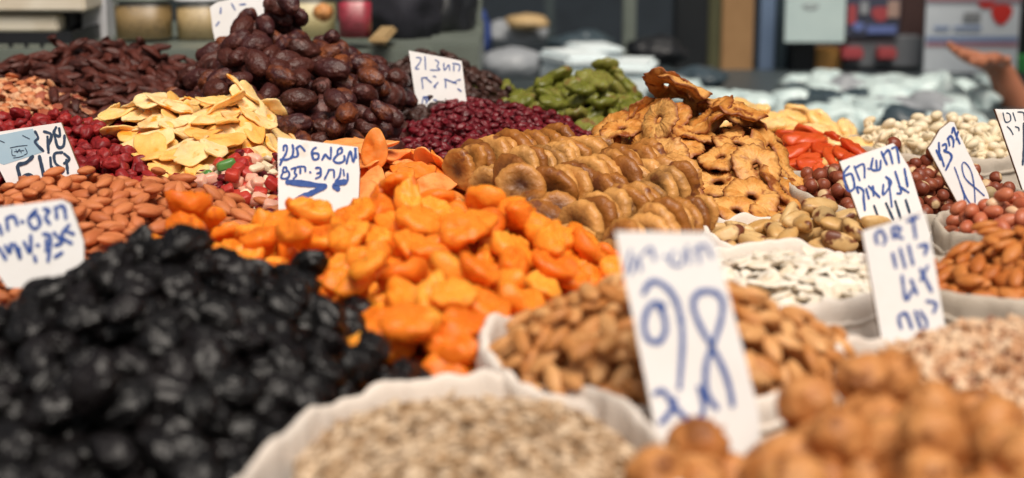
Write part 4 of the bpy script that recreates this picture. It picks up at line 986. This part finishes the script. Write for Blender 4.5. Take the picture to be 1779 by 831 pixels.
# --- opposite counter
ct = empty('steel_counter', (.4, 4.0, 0), 'long dark grey steel counter of the opposite stall', 'counter')
pm('counter_grey', ['30383c', '3e484c', '343e42'], .42, nscale=3)
CZ = .74
child_box(ct, 'counter_top', M['counter_grey'], -.7, 2.6, 3.05, 4.0, CZ-.05, CZ, .01)
child_box(ct, 'counter_body', M['dark_steel'], -.65, 2.55, 3.15, 3.95, .1, CZ-.052, .01)
child_box(ct, 'back_ledge', M['counter_grey'], -.7, 2.6, 4.01, 4.6, .3, CZ-.02, .01)
pm('foam_white', ['dce8ea', 'e8f2f4'], .5); pm('bag_white', ['a8bcbc', 'ccdcda', '98b0b4'], .35, nscale=30); pm('bag_grey', ['84888e', '989ca0'], .5); pm('bag_dark', ['303c40', '42505a'], .35); pm('blue_cloth', ['1c2c5c', '28407c'], .7)
lump('pale_bundle', 890, 112, 3.5, .065, .06, .035, 'bag_grey', 'round pale grey bundle on the counter left of the foam boxes', 'bundle', seed=5, amp=.08)
lump('blue_rag', 838, 60, 3.9, .02, .03, .05, 'blue_cloth', 'small dark blue rag beside the steel post', 'rag', seed=6)
lump('pale_bundle', 895, 62, 4.4, .08, .06, .04, 'bag_grey', 'smaller grey bundle behind the round pale bundle', 'bundle', seed=15, amp=.2)
lump('dark_bag', 1010, 78, 4.0, .07, .06, .03, 'bag_dark', 'flat dark grey bag on the back counter beside the slim post', 'bag', seed=21, amp=.3)
lump('dark_bag', 1140, 92, 3.9, .06, .06, .035, 'black_plastic', 'black bag on the back counter left of the tall black panel', 'bag', seed=25, amp=.3)
lump('dark_bag', 1215, 138, 3.6, .05, .06, .025, 'bag_dark', 'low dark bag on the counter under the tall black panel', 'bag', seed=27, amp=.3)
lump('pale_bundle', 795, 52, 3.4, .02, .03, .045, 'bag_white', 'pale crumpled bundle tucked beside the steel post', 'bundle', seed=29, amp=.3)
lump('packet', 915, 40, 4.3, .05, .04, .02, 'tan_wood', 'dull tan packet lying on the grey bundle', 'packet', seed=31, amp=.2)
def foam(x0, y0, x1, y1, d, rz, label):
    a = at((x0+x1)/2, y1, d); w = (x1-x0)/F*d; h = (y1-y0)/F*d
    r = empty('foam_box', (a.x, a.y, a.z), label, 'foam box', 'white foam boxes on the opposite counter'); r.rotation_euler.z = R(rz)
    obj('box_body', bm_mesh('box_body', box_geo(-w/2, w/2, 0, .16, 0, h*.7, .006), M['foam_white']), r)
    obj('lid', bm_mesh('lid', box_geo(-w/2-.004, w/2+.004, -.004, .164, h*.7+.001, h, .008), M['foam_white']), r)
foam(985, 96, 1062, 175, 3.35, 20, 'white foam box left one behind the green slices')
foam(1062, 112, 1126, 185, 3.15, -10, 'white foam box nearest, right behind the green slices')
foam(1010, 84, 1085, 122, 3.75, 12, 'white foam box farthest back on the counter')
rb = random.Random(4)
spots = [(1180, 165, 3.1, 1), (1225, 172, 3.0, 1), (1160, 150, 3.4, 0), (1300, 178, 3.0, 1)]
for row, (yy, dd) in enumerate(((146, 3.75), (160, 3.55), (175, 3.35), (192, 3.2), (210, 3.07))):
    for k in range(9-(row % 2)): spots.append((1395+k*39+rb.uniform(-8, 8)-row*6, yy+rb.uniform(-5, 5), dd, rb.choice((1, 1, 1, 1, 0, 2))))
wordr = ('leftmost', 'second', 'third', 'fourth', 'fifth', 'sixth', 'seventh', 'eighth', 'rightmost')
for i, (px, py, d, kd) in enumerate(spots):
    m = ('bag_grey', 'bag_white', 'bag_dark')[kd]
    if i < 4: lab = f'crumpled {("grey", "white", "dark")[kd]} plastic bag between foam boxes and pineapple rings, {ordw[i]} one'
    else:
        row_, kk_ = divmod(i-4, 9) if False else (0, 0)
        j_ = i-4; row_ = 0
        while j_ >= 9-(row_ % 2): j_ -= 9-(row_ % 2); row_ += 1
        lab = f'crumpled {("grey", "white", "dark")[kd]} plastic bag, {ordw[j_]} from left in the {ordw[row_]} row from back'
    lump('plastic_bag', px, py, d, rb.uniform(.030, .055), rb.uniform(.03, .06), rb.uniform(.014, .026), m, lab, 'plastic bag', 'crumpled plastic bags of goods on the opposite counter', seed=i*3.3, amp=.45, sub=3)
# tall peaked bag
Pp, T = ico(4); V = Pp*(1+ridge(Pp, 2.5, 3)*.12)[:, None]; u_ = (V[:, 2:3]+1)/2; V[:, :2] *= (1.05-.92*np.clip(u_, 0, 1)); V = V*np.array([.075, .05, .055]); V[:, 0] -= .01*V[:, 2]/.05
o = obj('plastic_bag', fast_mesh('plastic_bag', V, T, M['bag_white'])); o.location = at(1652, 178, 3.3); tag(o, 'peaked white plastic bag with a gathered top, below the open hand', 'plastic bag', 'crumpled plastic bags of goods on the opposite counter')
# --- upright things behind the counter
pm('black_panel', ['0c1014', '11161a'], .5); pm('olive_board', ['42422a', '4c4c30'], .6); pm('brown_board', ['8c6a44', '9c7850', '80603c'], .6); pm('pipe_blue', ['5c708c', '6c809c'], .5)
pm('teal_dark', ['1c2c34', '243640'], .6); pm('mint_paper', ['b4c8c8', 'c4d6d4'], .6); pm('maroon_board', ['3a2424', '46302c'], .6); pm('poster_dark', ['343848', '44485c'], .6)
pm('pr_red', ['9c3c44', 'a84a4c'], .6); pm('pr_blue', ['5c6ca4', '6878b0'], .6); pm('pr_tan', ['a08478', 'ac9084'], .6); pm('sign_white', ['ccd4dc', 'd8e0e6'], .5); pm('sign_blue', ['8094b8', '8ca0c4'], .5); pm('sign_red', ['c8302c', 'd43c34'], .5); pm('sign_pink', ['b0808c', 'bc8c98'], .5); pm('sign_grey', ['84888c', '909498'], .5); pm('green_pl', ['2c7c40', '349048'], .5); pm('ochre_box', ['9c7034', 'ac8040'], .6); pm('grey_box', ['606468', '70747a'], .6)
D5 = 4.25
def U(x0, x1, y0, y1, m, label, cat, d=D5, th=.08): return pbox('wall_panel' if cat == 'panel' else cat.replace(' ', '_'), x0, y0, x1, y1, d, th, m, label, cat)
U(1172, 1228, -300, 130, 'black_panel', 'tall black panel standing behind the counter', 'panel')
U(1229, 1250, -300, 132, 'olive_board', 'narrow olive board right of the black panel', 'board')
U(1252, 1307, -300, 134, 'brown_board', 'light brown wooden board behind the counter', 'board')
U(1318, 1344, -300, 134, 'pipe_blue', 'pale blue grey pipe casing right of the brown board', 'pipe')
U(1346, 1366, -300, 136, 'teal_dark', 'dark teal strip beside the blue grey pipe', 'strip', D5+.01)
def printed(name, x0, y0, x1, y1, d, base, label, cat, marks):
    a = at((x0+x1)/2, y1, d); w = (x1-x0)/F*d; h = (y1-y0)/F*d*math.cos(PITCH)
    r = empty(name, (a.x, a.y, a.z), label, cat)
    obj('sheet', bm_mesh('sheet', box_geo(-w/2, w/2, 0, .006, 0, h, .001), M[base]), r)
    for i, (nm, mx0, my0, mx1, my1, m, shp) in enumerate(marks):
        u0 = (mx0-x0)/(x1-x0)*w-w/2; u1 = (mx1-x0)/(x1-x0)*w-w/2; v1 = (1-(my0-y0)/(y1-y0))*h; v0 = (1-(my1-y0)/(y1-y0))*h
        if shp == 'o':
            V = []; n = 24
            for k in range(n):
                t = 2*math.pi*k/n; q = 1+.1*math.sin(3*t)
                V.append(((u0+u1)/2+(u1-u0)/2*math.cos(t)*q, -.0015-.0006*i, (v0+v1)/2+(v1-v0)/2*math.sin(t)*q))
        else: V = [(u0, -.0015-.0006*i, v0), (u1, -.0015-.0006*i, v0), (u1, -.0015-.0006*i, v1), (u0, -.0015-.0006*i, v1)]
        obj(nm, mesh_of(nm, V, [list(range(len(V)))], M[m], smooth=False), r)
    return r
printed('paper_notice', 1363, -60, 1467, 74, 4.12, 'mint_paper', 'pale mint paper notice with a faint grey mark hanging behind the counter', 'notice', [('printed_mark', 1392, 6, 1420, 16, 'sign_grey', 'o'), ('printed_mark', 1398, 9, 1414, 13, 'mint_paper', 'o')])
printed('poster', 1468, -60, 1562, 63, 4.16, 'poster_dark', 'dark poster with red and blue patches right of the mint notice', 'poster',
   [('printed_patch', 1472, 8, 1486, 42, 'pr_red', 'b'), ('printed_patch', 1512, 10, 1545, 36, 'pr_red', 'o'), ('printed_patch', 1540, 0, 1560, 30, 'pr_tan', 'b'), ('printed_patch', 1480, 38, 1500, 54, 'pr_blue', 'o'), ('printed_patch', 1505, 44, 1556, 58, 'pr_blue', 'b'), ('printed_patch', 1492, 2, 1506, 24, 'bag_grey', 'b')])
U(1560, 1603, -300, 112, 'maroon_board', 'dark maroon brown board between poster and large white sign', 'board', D5+.02)
U(1470, 1604, 64, 118, 'grey_box', 'grey box below the red and blue poster', 'box', D5-.06)
U(1374, 1416, 76, 128, 'black_panel', 'small black box under the mint notice', 'box', D5-.04)
U(1417, 1462, 84, 126, 'ochre_box', 'small ochre box right of the black box', 'box', D5-.05)
U(1463, 1500, 84, 104, 'pr_red', 'dull red packet on the ledge below the poster', 'packet', D5-.1)
U(1525, 1558, 84, 104, 'pr_red', 'second dull red packet right of its twin', 'packet', D5-.1)
printed('large_sign', 1604, -60, 1766, 130, 4.12, 'sign_white', 'large white sign with blue and red lines and a red fruit picture', 'sign',
   [('blue_stripe', 1606, 62, 1764, 72, 'sign_blue', 'b'), ('red_stripe', 1606, 73, 1764, 80, 'sign_pink', 'b'), ('red_picture', 1716, 4, 1752, 40, 'sign_red', 'o'), ('red_picture', 1692, 0, 1722, 12, 'sign_red', 'o'), ('grey_print', 1668, 20, 1698, 36, 'sign_grey', 'b'), ('blue_print', 1618, 44, 1645, 50, 'sign_blue', 'b'), ('blue_print', 1652, 44, 1700, 50, 'sign_blue', 'b'), ('top_stripe', 1604, -10, 1766, 0, 'sign_pink', 'b')])
U(1767, 1800, -300, 96, 'black_panel', 'black upright at the right border behind the hand', 'panel', 4.2)
U(1766, 1800, 98, 128, 'green_pl', 'green plastic box at the right border behind the hand', 'box', 4.15)

# ---------------------------------------------------------------- person reaching a hand across the counter
M['skin'] = mat('skin', ['9c6248', 'ac7054'], rough=.5, sss=.2, sssc=.01, nscale=20, bump=.1)
M['shirt'] = mat('dark_shirt', ['1c2430', '242e3c'], rough=.85, nscale=30, bump=.2)
M['trousers'] = mat('grey_trousers', ['2c2c2e', '38383a'], rough=.85, nscale=30)
M['hair'] = mat('dark_hair', ['120e0c', '1e1814'], rough=.5, nscale=200)
def skin(name, verts, edges, rad_, m, parent=None, root=0, lv=2):
    me = bpy.data.meshes.new(name); me.from_pydata([tuple(v) for v in verts], edges, []); me.materials.append(m)
    o = bpy.data.objects.new(name, me); COL.objects.link(o)
    if parent: o.parent = parent
    sk_ = o.modifiers.new('skin', 'SKIN'); sk_.use_smooth_shade = True; sk_.branch_smoothing = .4
    for i, v in enumerate(me.skin_vertices[0].data):
        r = rad_[i]; v.radius = r if isinstance(r, tuple) else (r, r); v.use_root = (i == root)
    ss = o.modifiers.new('sub', 'SUBSURF'); ss.levels = lv; ss.render_levels = lv
    return o
wr = at(1733, 112, 3.30); el = at(1815, 292, 3.42); shd = Vector((1.12, 3.62, 1.36))
bx, by = 1.32, 3.66
pr = empty('person', (bx, by, 0), 'person standing outside the right border, one bare forearm raised with open palm', 'person')
def L(v): return Vector(v)-Vector((bx, by, 0))
V = []; E = []; Rd = []
def av(p, r, par=None):
    V.append(L(p)); Rd.append(r)
    if par is not None: E.append((par, len(V)-1))
    return len(V)-1
pel = av((bx, by, .92), (.15, .10)); sp = av((bx, by, 1.12), (.14, .09), pel); chs = av((bx, by, 1.32), (.15, .10), sp); nk = av((bx, by-.01, 1.46), .055, chs); hd0 = av((bx-.01, by-.02, 1.54), .07, nk); hd1 = av((bx-.01, by-.03, 1.63), (.085, .095), hd0); hd2 = av((bx-.01, by-.02, 1.71), (.06, .07), hd1)
s1 = av(shd, .05, chs); e1 = av(el, .038, s1); m1 = av(el.lerp(wr, .45), .037, e1); w1 = av(wr, (.026, .024), m1)
palm = at(1705, 102, 3.24); p1 = av(palm, (.038, .015), w1)
pk = at(1688, 100, 3.21); p2 = av(pk, (.040, .012), p1)
hdir = (pk-palm).normalized(); side = Vector((.15, .9, .1)); side = (side-side.dot(hdir)*hdir).normalized(); upv = side.cross(hdir); upv = upv if upv.z > 0 else -upv
for q, ln, cu in ((-.030, .062, .05), (-.010, .075, .1), (.010, .070, .12), (.029, .055, .2)):
    b0 = pk+side*q; f0 = av(b0+hdir*.012, .0095, p2); f1 = av(b0+hdir*ln*.5+upv*ln*cu*.3, .0085, f0); f2 = av(b0+hdir*ln*.8+upv*ln*cu*.8, .0078, f1); av(b0+hdir*ln+upv*ln*cu*1.0, .0065, f2)
t0 = av(palm-side*.040+upv*.012, .012, p1); t1 = av(palm-side*.062+hdir*.028+upv*.022, .010, t0); av(palm-side*.070+hdir*.052+upv*.030, .008, t1)
s2 = av((bx+.2, by, 1.38), .05, chs); e2 = av((bx+.25, by+.02, 1.10), .04, s2); w2 = av((bx+.24, by-.05, .86), .027, e2); h2 = av((bx+.24, by-.07, .78), (.035, .018), w2)
for q, ln in ((-.025, .07), (-.008, .085), (.009, .08), (.025, .065)):
    f0 = av((bx+.24, by-.075+q, .745), .0095, h2); av((bx+.235, by-.08+q, .745-ln), .007, f0)
t = av((bx+.23, by-.12, .76), .011, h2); av((bx+.22, by-.14, .72), .008, t)
for sx in (-1, 1):
    h_ = av((bx+sx*.09, by, .84), .085, pel); k_ = av((bx+sx*.10, by-.01, .48), .06, h_); a_ = av((bx+sx*.10, by+.01, .10), .042, k_); av((bx+sx*.11, by-.14, .04), .035, a_)
skin('body', V, E, Rd, M['skin'], pr)
# clothing
V2 = [L(p) for p in ((bx, by, .90), (bx, by, 1.12), (bx, by, 1.33), (bx, by, 1.43), (shd.x, shd.y, shd.z), tuple(shd.lerp(el, .45)), (bx+.2, by, 1.38), (bx+.235, by+.01, 1.22))]
skin('shirt', V2, [(0, 1), (1, 2), (2, 3), (2, 4), (4, 5), (2, 6), (6, 7)], [(.165, .115), (.155, .105), (.165, .115), (.07, .07), .066, .058, .066, .058], M['shirt'], pr)
V3 = [L(p) for p in ((bx, by, .96), (bx, by, .86), (bx-.09, by, .80), (bx-.10, by-.01, .48), (bx-.10, by+.01, .10), (bx+.09, by, .80), (bx+.10, by-.01, .48), (bx+.10, by+.01, .10))]
skin('trousers', V3, [(0, 1), (1, 2), (2, 3), (3, 4), (1, 5), (5, 6), (6, 7)], [(.16, .11), (.16, .11), .1, .078, .065, .1, .078, .065], M['trousers'], pr)
Pp, T = ico(3); Vh = Pp*np.array([.098, .112, .10])*(1+.03*nz(Pp, 6, 2))[:, None]; Vh[:, 2] = np.maximum(Vh[:, 2], -.02+.25*Vh[:, 1]*-1)
ho = obj('hair', fast_mesh('hair', Vh, T, M['hair']), pr); ho.location = (-.01, .01, 1.66)
